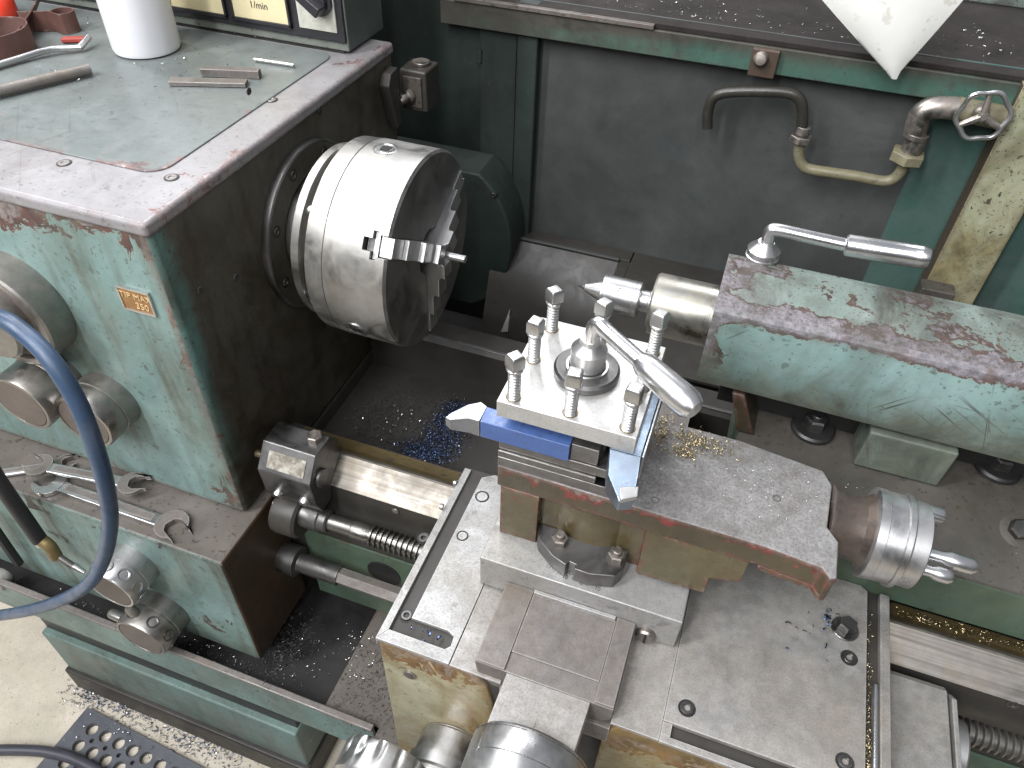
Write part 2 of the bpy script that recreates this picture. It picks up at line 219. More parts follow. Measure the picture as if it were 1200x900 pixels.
# ------------------------------------------------------------------ mesh helpers
class MB:
    def __init__(s): s.v = []; s.f = []
    def add(s, vs, fs):
        o = len(s.v); s.v += [Vector(v) for v in vs]; s.f += [tuple(i+o for i in f) for f in fs]; return s
    def box(s, x0, x1, y0, y1, z0, z1):
        x0, x1 = sorted((x0, x1)); y0, y1 = sorted((y0, y1)); z0, z1 = sorted((z0, z1))
        return s.add([(x, y, z) for z in (z0, z1) for y in (y0, y1) for x in (x0, x1)],
                     [(0, 2, 3, 1), (4, 5, 7, 6), (0, 1, 5, 4), (2, 6, 7, 3), (0, 4, 6, 2), (1, 3, 7, 5)])
    def prism(s, poly, ax, a0, a1):
        def P(u, v, a): return {0: (a, u, v), 1: (u, a, v), 2: (u, v, a)}[ax]
        n = len(poly)
        return s.add([P(u, v, a0) for u, v in poly]+[P(u, v, a1) for u, v in poly],
                     [tuple(range(n))[::-1], tuple(range(n, 2*n))]+[(i, (i+1) % n, (i+1) % n+n, i+n) for i in range(n)])
    def lathe(s, prof, org, d, seg=32, ph=0., scal=None):
        """prof: (radius, distance along d)"""
        d = Vector(d).normalized(); u = d.orthogonal().normalized()
        if abs(d.x) > .9: u = Vector((0, 0, 1))
        elif abs(d.z) > .9: u = Vector((1, 0, 0))
        elif abs(d.y) > .9: u = Vector((0, 0, 1))
        u = (u-d*u.dot(d)).normalized(); w_ = d.cross(u); org = Vector(org); vs = []; fs = []
        rings = []
        for r, h in prof:
            if r < 1e-7: vs.append(org+d*h); rings.append([len(vs)-1])
            else:
                k = len(vs)
                for i in range(seg):
                    a = 2*math.pi*i/seg+ph; rr = r*(scal(a, h) if scal else 1)
                    vs.append(org+d*h+(u*math.cos(a)+w_*math.sin(a))*rr)
                rings.append(list(range(k, k+seg)))
        for A, B in zip(rings, rings[1:]):
            for i in range(seg):
                j = (i+1) % seg
                if len(A) == 1 and len(B) == 1: break
                if len(A) == 1: fs.append((A[0], B[j], B[i]))
                elif len(B) == 1: fs.append((A[i], A[j], B[0]))
                else: fs.append((A[i], A[j], B[j], B[i]))
        return s.add(vs, fs)
    def cyl(s, org, d, r, h, seg=32, c=.0006, ph=0.):
        c = min(c, r*.4, h*.4); return s.lathe([(0, 0), (r-c, 0), (r, c), (r, h-c), (r-c, h), (0, h)], org, d, seg, ph)
    def tube(s, pts, r, seg=14, cap=True, sub=6):
        pts = [Vector(p) for p in pts]
        if sub > 1 and len(pts) > 2:
            q = []
            P = [pts[0]*2-pts[1]]+pts+[pts[-1]*2-pts[-2]]
            for i in range(1, len(P)-2):
                for k in range(sub):
                    t = k/sub; a, b, c, d = P[i-1], P[i], P[i+1], P[i+2]
                    q.append(.5*((2*b)+(c-a)*t+(2*a-5*b+4*c-d)*t*t+(3*b-a-3*c+d)*t**3))
            pts = q+[pts[-1]]
        n = len(pts); rr = r if callable(r) else (lambda t: r)
        t0 = (pts[1]-pts[0]).normalized(); u = t0.orthogonal().normalized(); vs = []; fs = []
        for i, p in enumerate(pts):
            t = (pts[min(i+1, n-1)]-pts[max(i-1, 0)]).normalized(); u = (u-t*u.dot(t)).normalized(); w_ = t.cross(u)
            for k in range(seg):
                a = 2*math.pi*k/seg; vs.append(p+(u*math.cos(a)+w_*math.sin(a))*rr(i/(n-1)))
        for i in range(n-1):
            for k in range(seg): fs.append((i*seg+k, i*seg+(k+1) % seg, (i+1)*seg+(k+1) % seg, (i+1)*seg+k))
        if cap: fs.append(tuple(range(seg))[::-1]); fs.append(tuple(range((n-1)*seg, n*seg)))
        return s.add(vs, fs)
    def xf(s, m, k=0):
        s.v[k:] = [m @ v for v in s.v[k:]]; return s
    def obj(s, name, mat, parent=None, bev=.0, seg=2, ang=35, origin=None):
        org = Vector(origin) if origin is not None else (Vector(parent['_o']) if parent and '_o' in parent else Vector((0, 0, 0)))
        me = bpy.data.meshes.new(name); me.from_pydata([tuple(v-org) for v in s.v], [], s.f)
        b = bmesh.new(); b.from_mesh(me); bmesh.ops.recalc_face_normals(b, faces=b.faces); b.to_mesh(me); b.free()
        me.polygons.foreach_set('use_smooth', [True]*len(me.polygons)); me.set_sharp_from_angle(angle=math.radians(ang))
        me.materials.append(M[mat] if isinstance(mat, str) else mat)
        o = bpy.data.objects.new(name, me); COL.objects.link(o)
        if parent: o.parent = parent; o['_o'] = tuple(org)
        else: o.location = org; o['_o'] = tuple(org)
        if bev:
            m = o.modifiers.new('bevel', 'BEVEL'); m.width = bev; m.segments = seg; m.limit_method = 'ANGLE'; m.angle_limit = math.radians(40); m.harden_normals = True
        return o
def thing(name, label, cat, loc=(0, 0, 0), group=None, kind=None):
    o = bpy.data.objects.new(name, None); COL.objects.link(o); o.location = loc; o['_o'] = tuple(loc); o.empty_display_size = .05
    return tag(o, label, cat, group, kind)
def tag(o, label=None, cat=None, group=None, kind=None):
    if label: o['label'] = label
    if cat: o['category'] = cat
    if group: o['group'] = group
    if kind: o['kind'] = kind
    return o
def text(name, body, size, loc, right, up, mat, parent, depth=.0003, align='CENTER'):
    cu = bpy.data.curves.new(name, 'FONT'); cu.body = body; cu.size = size; cu.extrude = depth; cu.align_x = align; cu.align_y = 'CENTER'; cu.resolution_u = 3
    t = bpy.data.objects.new(name, cu); COL.objects.link(t); dg = bpy.context.evaluated_depsgraph_get()
    me = bpy.data.meshes.new_from_object(t.evaluated_get(dg)); bpy.data.objects.remove(t)
    r = Vector(right).normalized(); u = Vector(up).normalized(); n = r.cross(u); org = Vector(parent['_o'])
    for v in me.vertices: v.co = Vector(loc)-org+r*v.co.x+u*v.co.y+n*v.co.z
    me.materials.clear(); me.materials.append(M[mat]); o = bpy.data.objects.new(name, me); COL.objects.link(o); o.parent = parent
    return o
def rrect(x0, x1, y0, y1, r, n=6):
    out = []
    for cx, cy, a0 in ((x1-r, y1-r, 0), (x0+r, y1-r, 90), (x0+r, y0+r, 180), (x1-r, y0+r, 270)):
        for i in range(n+1):
            a = math.radians(a0+90*i/n); out.append((cx+r*math.cos(a), cy+r*math.sin(a)))
    return out
def boolean(o, cutters):
    for c in cutters:
        m = o.modifiers.new('cut', 'BOOLEAN'); m.operation = 'DIFFERENCE'; m.solver = 'EXACT'; m.object = c
    dg = bpy.context.evaluated_depsgraph_get(); dg.update(); me = bpy.data.meshes.new_from_object(o.evaluated_get(dg))
    o.modifiers.clear(); o.data = me
    for c in cutters: bpy.data.objects.remove(c)
    me.polygons.foreach_set('use_smooth', [True]*len(me.polygons)); me.set_sharp_from_angle(angle=math.radians(30))
def socket_screw(parent, loc, d=(0, 0, 1), r=.0055, h=.0012, mat='scr', name='socket_screw'):
    """flush socket-head screw with a hexagonal recess and its counterbore ring"""
    s = MB().lathe([(0, -.004), (r, -.004), (r, h), (r*.92, h+.0005), (r*.58, h+.0005), (r*.5, h), (r*.5, h-.003), (0, h-.003)], loc, d, 18)
    o = s.obj(name, mat, parent)
    MB().lathe([(r*1.02, 0), (r*1.34, .0003), (r*1.36, -.001), (r*1.02, -.001)], loc, d, 18).obj('counterbore', 'black', o); return o
def hexbolt(parent, loc, d=(0, 0, 1), r=.008, h=.007, mat='scr', washer=None, stud=0, name='hex_bolt', ph=.3):
    s = MB(); z = 0
    if washer: s.cyl(loc, d, washer, .002, 24); z = .002
    s.lathe([(0, z), (r, z), (r, z+h*.85), (r*.86, z+h), (0, z+h)], loc, d, 6, ph)
    if stud: s.cyl(Vector(loc)+Vector(d).normalized()*(z+h), d, r*.55, stud, 14)
    return s.obj(name, mat, parent, ang=25)
def facemats(o, rules):
    """rules: list of (axis, sign, material): faces whose normal points that way take that material"""
    me = o.data; idx = []
    for ax, sg, m in rules: me.materials.append(M[m]); idx.append(len(me.materials)-1)
    for p in me.polygons:
        for (ax, sg, m), i in zip(rules, idx):
            if p.normal[ax]*sg > .7: p.material_index = i
    return o
def box(*a): return MB().box(*a)
# ================================================================== SETTING
fl = box(-6, 6, -6, 6, -1.05, -1.0).obj('floor', 'concrete'); tag(fl, kind='structure')
# ================================================================== PEDESTAL + CHIP TRAY
YP = -.25
ped = thing('machine_pedestal', 'green cabinet foot under the headstock end, standing on the concrete floor', 'cabinet', (-.3, -.05, -1))
pl_, pr_ = PY(95, 800, YP).x, PY(345, 860, YP).x
box(pl_, pr_, YP, .3, -.93, -.800).obj('cabinet_body', 'ped', ped, .004)
box(pl_+.004, pr_-.004, YP+.012, .3, -.7995, -.5385).obj('shadow_gap_box', 'black', ped)  # set-back black box that draws the shadow gap below the tray lip
box(pl_-.004, pr_+.004, YP-.008, .3, -1.0, -.93).obj('kick_plinth', 'darkcast', ped, .004)
tr = thing('chip_tray', 'long green sheet chip tray with a bright worn rim below the gearbox', 'tray', (-.2, -.2, -.54))
YT = -.307; ZR = -.467; xt1 = PY(437, 857, YT).x
MB().prism([(YT, -.538), (YT, ZR), (YT+.004, ZR), (YT+.006, -.532), (.3, -.532), (.3, -.538)], 0, -.9, xt1).obj('tray_pan', 'tray', tr, .0008)
box(-.9, xt1, YT-.003, YT+.006, ZR+.0004, ZR+.005).obj('rim', 'platedk', tr, .0018)
box(-.9, xt1+.0, YT+.0065, .28, -.5315, -.505).obj('sludge_bed', 'void', tr, .004)
dp = thing('drip_plate', 'grey oily sheet plate lying between chip tray and carriage apron', 'plate', (.2, -.3, -.46))
xl = PZ(382, 825, -.472).x
MB().prism([(xl, -.10), (xl, -.2995), (xt1+.004, -.2995), (xt1+.004, -.37), (.55, -.37), (.55, -.10)], 2, -.475, -.472).obj('sheet', 'ledge', dp)
box(xt1+.004, .55, -.3698, -.367, -.51, -.4751).obj('turned_lip', 'ledge', dp)
# black box added to fill the dark space between the feet
cb = box(pr_+.01, .55, -.16, .3, -.999, -.52).obj('dark_filler_box', 'black'); tag(cb, 'added black tank in the shadow below the drip plate', 'filler')
# ================================================================== HEADSTOCK
HT = .1216; HF = -.2136; LZ = -.2524; GF = -.2784; GB = -.467
hs = thing('headstock', 'green headstock casting with chipped paint and a dark oily spindle side', 'headstock', (-.3, 0, LZ))
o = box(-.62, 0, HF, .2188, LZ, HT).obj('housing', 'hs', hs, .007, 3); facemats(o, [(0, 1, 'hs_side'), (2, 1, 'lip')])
facemats(box(-.6203, .0022, HF-.0024, .2190, HT-.0135, HT+.0003).obj('top_lip', 'lip', hs, .0045, 3), [(1, -1, 'lip')])
c1 = PZ(185, 203, HT); c0 = PZ(0, 167, HT)
lid = MB().prism(rrect(-.60, c1.x+.004, c1.y-.004, .155, .02), 2, HT, HT+.0019).obj('lid', 'hs_top', hs, .001)
for px, py in ((75, 191), (201, 208), (318, 117)): 
    p = PZ(px, py, HT+.0005); socket_screw(hs, (p.x, p.y, HT+.0005), r=.0048, h=.0001, mat='platedk', name='lid_screw')
# spindle flange, screws on it
fg = MB().lathe([(0, .0), (.0905, 0), (.0905, .0065), (.0885, .0085), (.062, .0085), (.060, .006), (0, .006)], (0, 0, 0), (1, 0, 0), 72).obj('bearing_flange', 'hs_side', hs)
MB().lathe([(.0908, .0005), (.0915, .0045), (.0905, .0078), (.0888, .0088), (.0875, .0086), (.088, .0005)], (0, 0, 0), (1, 0, 0), 72).obj('worn_flange_edge', 'stop', fg)
for a in range(8):
    an = math.radians(a*45+20); socket_screw(fg, (.0085, math.cos(an)*.077, math.sin(an)*.077), (1, 0, 0), r=.0045, h=.0003)
MB().lathe([(.058, .004), (.058, .030), (.064, .031), (.064, .052), (.03, .052)], (0, 0, 0), (1, 0, 0), 64).obj('spindle_nose', 'chuckface', hs)
for px, py in ((277, 325), (235, 340), (292, 107), (375, 130)):
    p = PX(px, py, .001); MB().cyl((0, p.y, p.z), (1, 0, 0), .0035, .0012, 14).obj('plug', 'scr', hs)
# name plate
a = [PY(x, y, HF-.0012) for x, y in ((135, 333), (174, 345), (183, 370), (145, 360))]
x0, x1, z0, z1 = a[0].x+.001, a[1].x, (a[3].z+a[2].z)/2, (a[0].z+a[1].z)/2
npz = box(x0, x1, HF-.0018, HF-.0002, z0, z1).obj('name_plate', 'gold', hs, .0003)
for bx in ((x0-.0004, x1+.0004, z1-.0012, z1+.0006), (x0-.0004, x1+.0004, z0-.0006, z0+.001), (x0-.0006, x0+.0009, z0+.0011, z1-.0013), (x1-.0009, x1+.0006, z0+.0011, z1-.0013)):
    box(bx[0], bx[1], HF-.0027, HF-.0003, bx[2], bx[3]).obj('plate_rim', 'silver', npz)
text('lettering', 'TIP MAX', .0088, ((x0+x1)/2+.001, HF-.0021, z0+(z1-z0)*.68), (1, 0, 0), (0, 0, 1), 'goldtxt', npz)
text('lettering', '350', .0095, ((x0+x1)/2+.005, HF-.0021, z0+(z1-z0)*.28), (1, 0, 0), (0, 0, 1), 'goldtxt', npz)
def knob(parent, name, x, z, yb, r, h, pins=(), dimples=0, face='knobface', mat='knob', step=True, dmat='scr'):
    e = MB()
    pr = [(0, 0), (r*1.0, 0), (r*1.0, h*.42), (r*.965, h*.44), (r*.965, h*.46), (r*.99, h*.48), (r*.985, h*.95), (r*.95, h), (r*.86, h), (r*.85, h-.0015), (0, h-.0015)] if step else \
         [(0, 0), (r, 0), (r, h*.94), (r*.96, h), (r*.84, h), (r*.82, h-.004), (0, h-.004)]
    k = e.lathe(pr, (x, yb, z), (0, -1, 0), 56).obj(name, mat, parent)
    MB().lathe([(0, h-.0014 if step else h-.0039), (r*.845, h-.0014 if step else h-.0039), (r*.83, h-.0002 if step else h-.003), (0, h-.0001 if step else h-.003)], (x, yb, z), (0, -1, 0), 40).obj('cap_disc', face, k)
    for i in range(dimples):
        an = 2*math.pi*(i+.3)/dimples; u = Vector((math.cos(an), 0, math.sin(an)))
        c = Vector((x, yb-h*.72, z))+u*(r*.975)
        MB().lathe([(.0072, .0003), (.0074, .0012), (.0062, .0014), (.0044, -.0002), (0, -.0012)], c, u, 18).obj('finger_dimple', dmat, k)
    for an, ln in pins:
        an = math.radians(an); u = Vector((math.cos(an), 0, math.sin(an))); c = Vector((x, yb-h*.72, z))+u*(r*.7)
        L_ = r*.3+ln
        MB().lathe([(0, 0), (.006, 0), (.006, L_-.004), (.0045, L_-.001), (0, L_)], c, u, 18).obj('pin_handle', mat, k)
    return k
k = knob(hs, 'speed_selector', -.182, -.004, HF, .056, .030, mat='knob', step=False)
MB().lathe([(0, 0), (.036, 0), (.036, .016), (.033, .019), (0, .019)], (-.182, HF-.027, -.004), (0, -1, 0), 48).obj('selector_hub', 'knob', k)
knob(hs, 'feed_knob', -.188, -.0995, HF, .034, .050)
knob(hs, 'feed_knob', -.1262, -.1125, HF, .0335, .040)
box(-.62, .0015, -.169, .1225, -.50, LZ-.0008).obj('bed_foot', 'darkcast', hs)
# ---------------- gearbox
gb = thing('feed_gearbox', 'green feed gearbox below the headstock with a worn metal ledge on top', 'gearbox', (-.3, -.2, GB))
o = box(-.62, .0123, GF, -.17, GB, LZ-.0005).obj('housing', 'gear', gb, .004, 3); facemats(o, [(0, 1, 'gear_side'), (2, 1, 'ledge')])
knob(gb, 'thread_selector', -.1215, -.316, GF, .0315, .042, dimples=9, mat='turnedy', dmat='turnedy')
knob(gb, 'thread_selector', -.1135, -.414, GF, .0345, .046, pins=((100, .016), (172, .020)), dimples=8, mat='knob')
# ---------------- control box
ct = thing('control_box', 'grey green control box with yellowed gauge windows behind the white bottle', 'control box', (-.3, .2, HT))
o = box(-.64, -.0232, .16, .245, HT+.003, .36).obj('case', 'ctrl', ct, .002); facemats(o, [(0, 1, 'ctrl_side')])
box(-.63, -.03, .1605, .25, HT+.0005, HT+.0028).obj('gasket', 'black', ct)
def cface(px, py, y=.157): return PY(px, py, y)
zb = cface(300, 36).z
fz0, fz1 = .1455, .30
bz = box(-.60, cface(405, 48).x, .1565, .1602, fz0-.0105, fz1).obj('bezel', 'blackpl', ct, .001)
xs = [(-.36, cface(196, 10).x), (cface(203, 10).x, cface(268, 22).x-.001), (cface(277, 22).x, cface(342, 33).x), (cface(353, 35).x, cface(397, 44).x)]
for i, (xa, xb) in enumerate(xs):
    box(xa, xb, .1545, .157, fz0, fz1-.01).obj('gauge_window' if i < 3 else 'switch_plate', 'cream' if i < 3 else 'dialw', bz, .0006)
    if i < 3:
        for q in ((xa-.002, xa+.0008), (xb-.0008, xb+.002)): box(q[0], q[1], .1525, .1567, fz0-.002, fz1-.008).obj('window_frame', 'blackpl', bz, .0005)
        box(xa-.002, xb+.002, .1525, .1567, fz0-.003, fz0+.0008).obj('window_frame', 'blackpl', bz, .0005)
text('lettering', '1/min', .0105, (cface(306, 14).x, .1543, cface(306, 6).z), (1, 0, 0), (0, 0, 1), 'ink', bz, .0002)
kc = cface(372, 2, .150)
rk = MB().lathe([(0, 0), (.0155, 0), (.0155, .004), (.0125, .005), (.0115, .010), (0, .0105)], (kc.x, .1545, kc.z), (0, -1, 0), 40).obj('rotary_switch', 'blackpl', ct)
MB().prism([(-.0165, -.005), (-.0145, .005), (.012, .006), (.012, -.006)], 1, 0, .014).xf(Matrix.Translation((kc.x, .131, kc.z)) @ Matrix.Rotation(math.radians(35), 4, 'Y')).obj('switch_grip', 'blackpl', rk, .002)
# ---------------- limit switch bracket on the wall
jb = thing('limit_switch', 'grimy limit switch box with a plunger on the wall above the chuck', 'switch', (.02, .2, .06))
p = PX(452, 80, .004)
MB().prism([(.176, .0855), (.184, .098), (.202, .100), (.202, .032), (.192, .028)], 0, .0005, .014).obj('bracket_plate', 'darkcast', jb, .0015)
box(.004, .040, .222, .262, .040, .090).obj('switch_box', 'darkcast', jb, .003)
box(.010, .034, .2195, .2225, .046, .083).obj('cover', 'ts_base', jb, .001)
MB().lathe([(0, 0), (.009, 0), (.009, .006), (.0055, .008), (.0055, .014), (.003, .018), (0, .018)], (.018, .2195, .060), (-.25, -1, -.1), 20).obj('plunger', 'fitting', jb)
MB().cyl((.024, .245, .090), (0, 0, 1), .011, .004, 24).obj('cap_screw', 'fitting', jb)
# ================================================================== CHUCK
CR = .103; CX0, CX1 = .054, .141
ck = thing('lathe_chuck', 'large round steel three jaw chuck mounted on the spindle', 'chuck', (.054, 0, 0))
body = MB().lathe([(0, .0), (.095, 0), (CR-.0015, .0015), (CR-.0005, .020), (CR-.0013, .0206), (CR-.0013, .0214), (CR, .022), (CR, .0845), (CR-.0025, .087), (.026, .087), (.0235, .0845), (.0235, .03), (0, .03)], (CX0, 0, 0), (1, 0, 0), 128).obj('body', 'chuck', ck)
JA = [math.radians(a) for a in (147, 27, -93)]     # angle in the y-z plane
def jdir(a): return Vector((0, math.cos(a), math.sin(a))), Vector((0, -math.sin(a), math.cos(a)))
cut = []
for a in JA:
    u, v = jdir(a)
    m = Matrix(((0, 0, 1, 0), (u.y, v.y, 0, 0), (u.z, v.z, 0, 0), (0, 0, 0, 1)))   # local x=radial, y=tangent, z=axial
    c = MB().box(.012, .12, -.0105, .0105, CX1-.012, CX1+.02).xf(m).obj('c', 'chuck'); cut.append(c)
    c = MB().box(.011, .12, -.0062, .0062, CX1-.026, CX1-.01).xf(m).obj('c', 'chuck'); cut.append(c)
    c = MB().box(.011, .12, -.0135, .0135, CX1-.0175, CX1-.0115).xf(m).obj('c', 'chuck'); cut.append(c)
boolean(body, cut)
facemats(body, [(0, 1, 'chuckface')])
for a in JA:
    u, v = jdir(a)
    m = Matrix(((0, 0, 1, 0), (u.y, v.y, 0, 0), (u.z, v.z, 0, 0), (0, 0, 0, 1)))
    prof = [(.0045, -.011), (.0965, -.011), (.0965, .003), (.073, .003), (.073, .0095), (.0495, .0095), (.0475, .011), (.0475, .019), (.026, .019), (.024, .021), (.024, .028), (.009, .028), (.0045, .020)]
    j = MB().prism([(r, CX1+(h*.72 if h > 0 else h)) for r, h in prof], 1, -.0098, .0098).xf(m).obj('jaw', 'bright', ck, .0007)
    MB().box(.06, .0972, -.0131, .0131, CX1-.0170, CX1-.0118).xf(m).obj('jaw_key', 'bright', j, .0004)
    MB().box(.02, .096, -.0058, .0058, CX1-.024, CX1-.0112).xf(m).obj('jaw_rack', 'scr', j)
def chuckscrew(px, py):
    # point on the chuck cylinder seen at that pixel
    d = ray((px, py)); A = d.y**2+d.z**2; B = 2*(CAM.y*d.y+CAM.z*d.z); C_ = CAM.y**2+CAM.z**2-CR**2
    t = (-B-math.sqrt(max(0, B*B-4*A*C_)))/(2*A); p = CAM+d*t; u = Vector((0, p.y, p.z)).normalized()
    return p, u
for px, py in ((452, 174.5), (418, 386)):
    p, u = chuckscrew(px, py); p = Vector((p.x, 0, 0))+u*CR
    s = MB().lathe([(.0125, -.001), (.0125, .0002), (.0108, .0004), (.0098, -.001), (.0088, .0002), (.0086, .0004), (.006, .0004), (.0052, -.004), (0, -.004)], p, u, 28).obj('key_socket', 'bright', ck)
    b_ = Matrix.Translation(p) @ u.to_track_quat('Z', 'Y').to_matrix().to_4x4()
    MB().box(-.0044, .0044, -.0044, .0044, -.0025, .0007).xf(b_).obj('square_recess', 'void', s)
for an in (196, 76, -44, 136):
    an = math.radians(an); MB().lathe([(0, 0), (.0052, 0), (.0052, .004), (.003, .007), (0, .0075)], (CX0, .092*math.cos(an), .092*math.sin(an)), (-1, 0, 0), 16).obj('back_bolt', 'bright', ck)
MB().lathe([(.05, -.022), (.089, -.022), (.0915, -.020), (.0915, -.012), (.088, -.0105), (.07, -.0105), (.07, -.0005)], (CX0, 0, 0), (1, 0, 0), 80).obj('back_plate', 'chuck', ck)
MB().cyl((CX1+.01, 0, 0), (1, 0, 0), .0042, .030, 20).obj('work_pin', 'bright'); tag(bpy.data.objects['work_pin'], 'thin bright steel pin gripped in the chuck jaws', 'pin')
# ================================================================== BED
bed = thing('lathe_bed', 'long oily lathe bed with bright worn front V way', 'bed', (.6, 0, -.45))
XB0, XB1 = .002, 1.35
RY, RZ = -.1375, -.195
FB = -.166
MB().prism([(FB, -.44), (FB, -.2165), (FB+.004, -.2145), (RY-.001, RZ-.0006), (RY+.001, RZ-.0006), (-.122, -.206), (-.118, -.2085), (-.104, -.2085), (-.104, -.44)], 0, XB0, XB1).obj('front_shear', 'darkcast', bed)
MB().prism([(FB+.0006, -.2174), (FB-.0008, -.2160), (FB+.004, -.2128), (RY-.0013, RZ+.0010), (RY+.0013, RZ+.0010), (-.1285, -.2005), (-.1295, -.2030), (RY, RZ-.002), (FB+.004, -.2160)], 0, .02, XB1).obj('front_v_way', 'way', bed)
MB().prism([(-.128, -.2010), (-.122, -.2045), (-.118, -.2068), (-.106, -.2070), (-.106, -.2086), (-.128, -.2042)], 0, .02, XB1).obj('oil_channel', 'waygold', bed)
MB().prism([(.085, -.4), (.085, -.206), (.090, -.2), (.1225, -.2), (.1225, -.4)], 0, XB0, XB1).obj('rear_shear', 'darkcast', bed)
box(XB0, XB1, .0885, .093, -.2, -.1985).obj('rear_way_line', 'stop', bed, .0005)
box(XB0, .262, -.104, .085, -.30, -.272).obj('chip_floor', 'darkcast', bed)
box(.262, XB1, -.104, .085, -.42, -.40).obj('web_floor', 'void', bed)
for x in (.47, .62, .78): box(x, x+.03, -.104, .085, -.40, -.235).obj('cross_rib', 'darkcast', bed, .004)
for px, py in ((464, 598),): 
    p = PY(px, py, FB); MB().cyl((p.x, FB, p.z), (0, -1, 0), .004, .002, 16).obj('grub_screw', 'fitting', bed)
p = PY(1187, 825, FB); MB().lathe([(.0052, 0), (.0052, .0012), (.0035, .001), (.003, -.002), (0, -.002)], (p.x, FB, p.z), (0, -1, 0), 18).obj('grub_screw', 'scr', bed)
p = PY(437, 665, FB); 
# green lower bed front with an opening
MB().prism([(-.1685, -.46), (-.1685, -.322), (-.1661, -.322), (-.1661, -.46)], 0, XB0+.03, XB1).obj('bed_front_panel', 'ts_basef', bed, .0005)
MB().lathe([(0, .0006), (.022, .0006), (.022, -.001), (0, -.001)], (PY(450, 672, -.169).x, -.1692, PY(450, 672, -.169).z), (0, -1, 0), 32).obj('cored_opening', 'void', bed)
# bright piece added for the lit floor glimpsed through the bed gap
sl = MB(); a, b, c = PZ(598, 361, -.205), PZ(595, 389, -.235), PZ(587, 389, -.235)
sl.add([a, b, c, a+Vector((.002, .001, -.003)), b+Vector((.001, .002, -.004)), c+Vector((.001, .002, -.004))], [(0, 1, 2), (3, 5, 4), (0, 3, 4, 1), (1, 4, 5, 2), (2, 5, 3, 0)])
tag(sl.obj('floor_glimpse', 'bright'), 'pointed bright piece drawn for the lit floor seen through the bed gap', 'sliver')
# ---------------- lead screw and feed rod
LY, LZs = -.1865, -.256
ls = thing('lead_screw', 'dark oily threaded lead screw running along the bed front', 'lead screw', (.4, LY, LZs))
pr = [(0, .02), (.0095, .02), (.0095, .118), (.0105, .119), (.0105, .137)]
x = .140
while x < 1.2: pr += [(.0092, x), (.0092, x+.0012), (.0121, x+.0022), (.0121, x+.0038), (.0092, x+.0048)]; x += .0062
pr += [(0, x)]
MB().lathe(pr, (0, LY, LZs), (1, 0, 0), 28).obj('threaded_shaft', 'thread', ls)
MB().lathe([(0, .055), (.0155, .055), (.0155, .078), (.0138, .080), (.0138, .088), (.012, .09), (0, .09)], (0, LY, LZs), (1, 0, 0), 32).obj('collar', 'scr', ls)
fr = thing('feed_rod', 'hexagonal grey feed rod below the lead screw', 'feed rod', (.3, -.19, -.363))
MB().lathe([(0, .075), (.0105, .075), (.0105, 1.2), (0, 1.2)], (0, -.192, -.358), (1, 0, 0), 6, .3).obj('hex_rod', 'platedk', fr)
MB().lathe([(0, 0), (.019, 0), (.019, .022), (.012, .024), (.012, .078), (0, .078)], (.012, -.192, -.358), (1, 0, 0), 28).obj('coupling', 'scr', fr)
# bearing bracket round the lead screw at the gearbox
bb = thing('screw_bracket', 'dark cast bearing bracket round the left end of the lead screw', 'bracket', (.03, LY, -.29))
MB().lathe([(0, 0), (.026, 0), (.027, .004), (.027, .028), (.024, .031), (0, .031)], (.026, LY, -.262), (1, 0, 0), 40).obj('boss', 'darkcast', bb)
# ---------------- carriage stop
st = thing('carriage_stop', 'dark grey clamp block with a worn tag and bolts on the front V way', 'clamp', (.055, -.18, -.2))
MB().prism([(-.198, -.215), (-.2005, -.178), (-.181, -.1525), (-.152, -.1525), (-.140, -.166), (-.140, -.192), (-.165, -.2125), (-.17, -.235), (-.19, -.235)], 0, .0225, .0855).obj('clamp_block', 'stop', st, .0012)
n = Vector((0, -.0255, .0195)).normalized(); tt = Vector((0, .0195, .0255)).normalized(); c = Vector((.055, -.1915, -.1665))+n*.0004
tg = MB(); X = Vector((1, 0, 0))
tg.add([c+X*sx*.022+tt*sy*.0095+n*h for h in (-.0004, .0008) for sx, sy in ((-1, -1), (1, -1), (1, 1), (-1, 1))], [(3, 2, 1, 0), (4, 5, 6, 7), (0, 1, 5, 4), (1, 2, 6, 5), (2, 3, 7, 6), (3, 0, 4, 7)]); tg.obj('scale_tag', 'tag', st)
hexbolt(st, (.073, -.160, -.1525), r=.0085, h=.007, mat='fitting', ph=.1)
MB().cyl((.0855, -.181, -.186), (1, 0, 0), .0105, .004, 28).obj('thimble', 'stop', st)
MB().cyl((.0145, -.187, -.170), (1, 0, 0), .004, .009, 14).obj('stop_rod', 'waygold', st)
for px, py in ((325, 583), (356, 592)):
    p = PY(px, py-4, -.2); MB().lathe([(0, 0), (.0062, 0), (.0062, .006), (.0045, .0085), (0, .009)], (p.x, -.1945, p.z), (0, -1, -.2), 20).obj('cap_screw', 'bright', st)
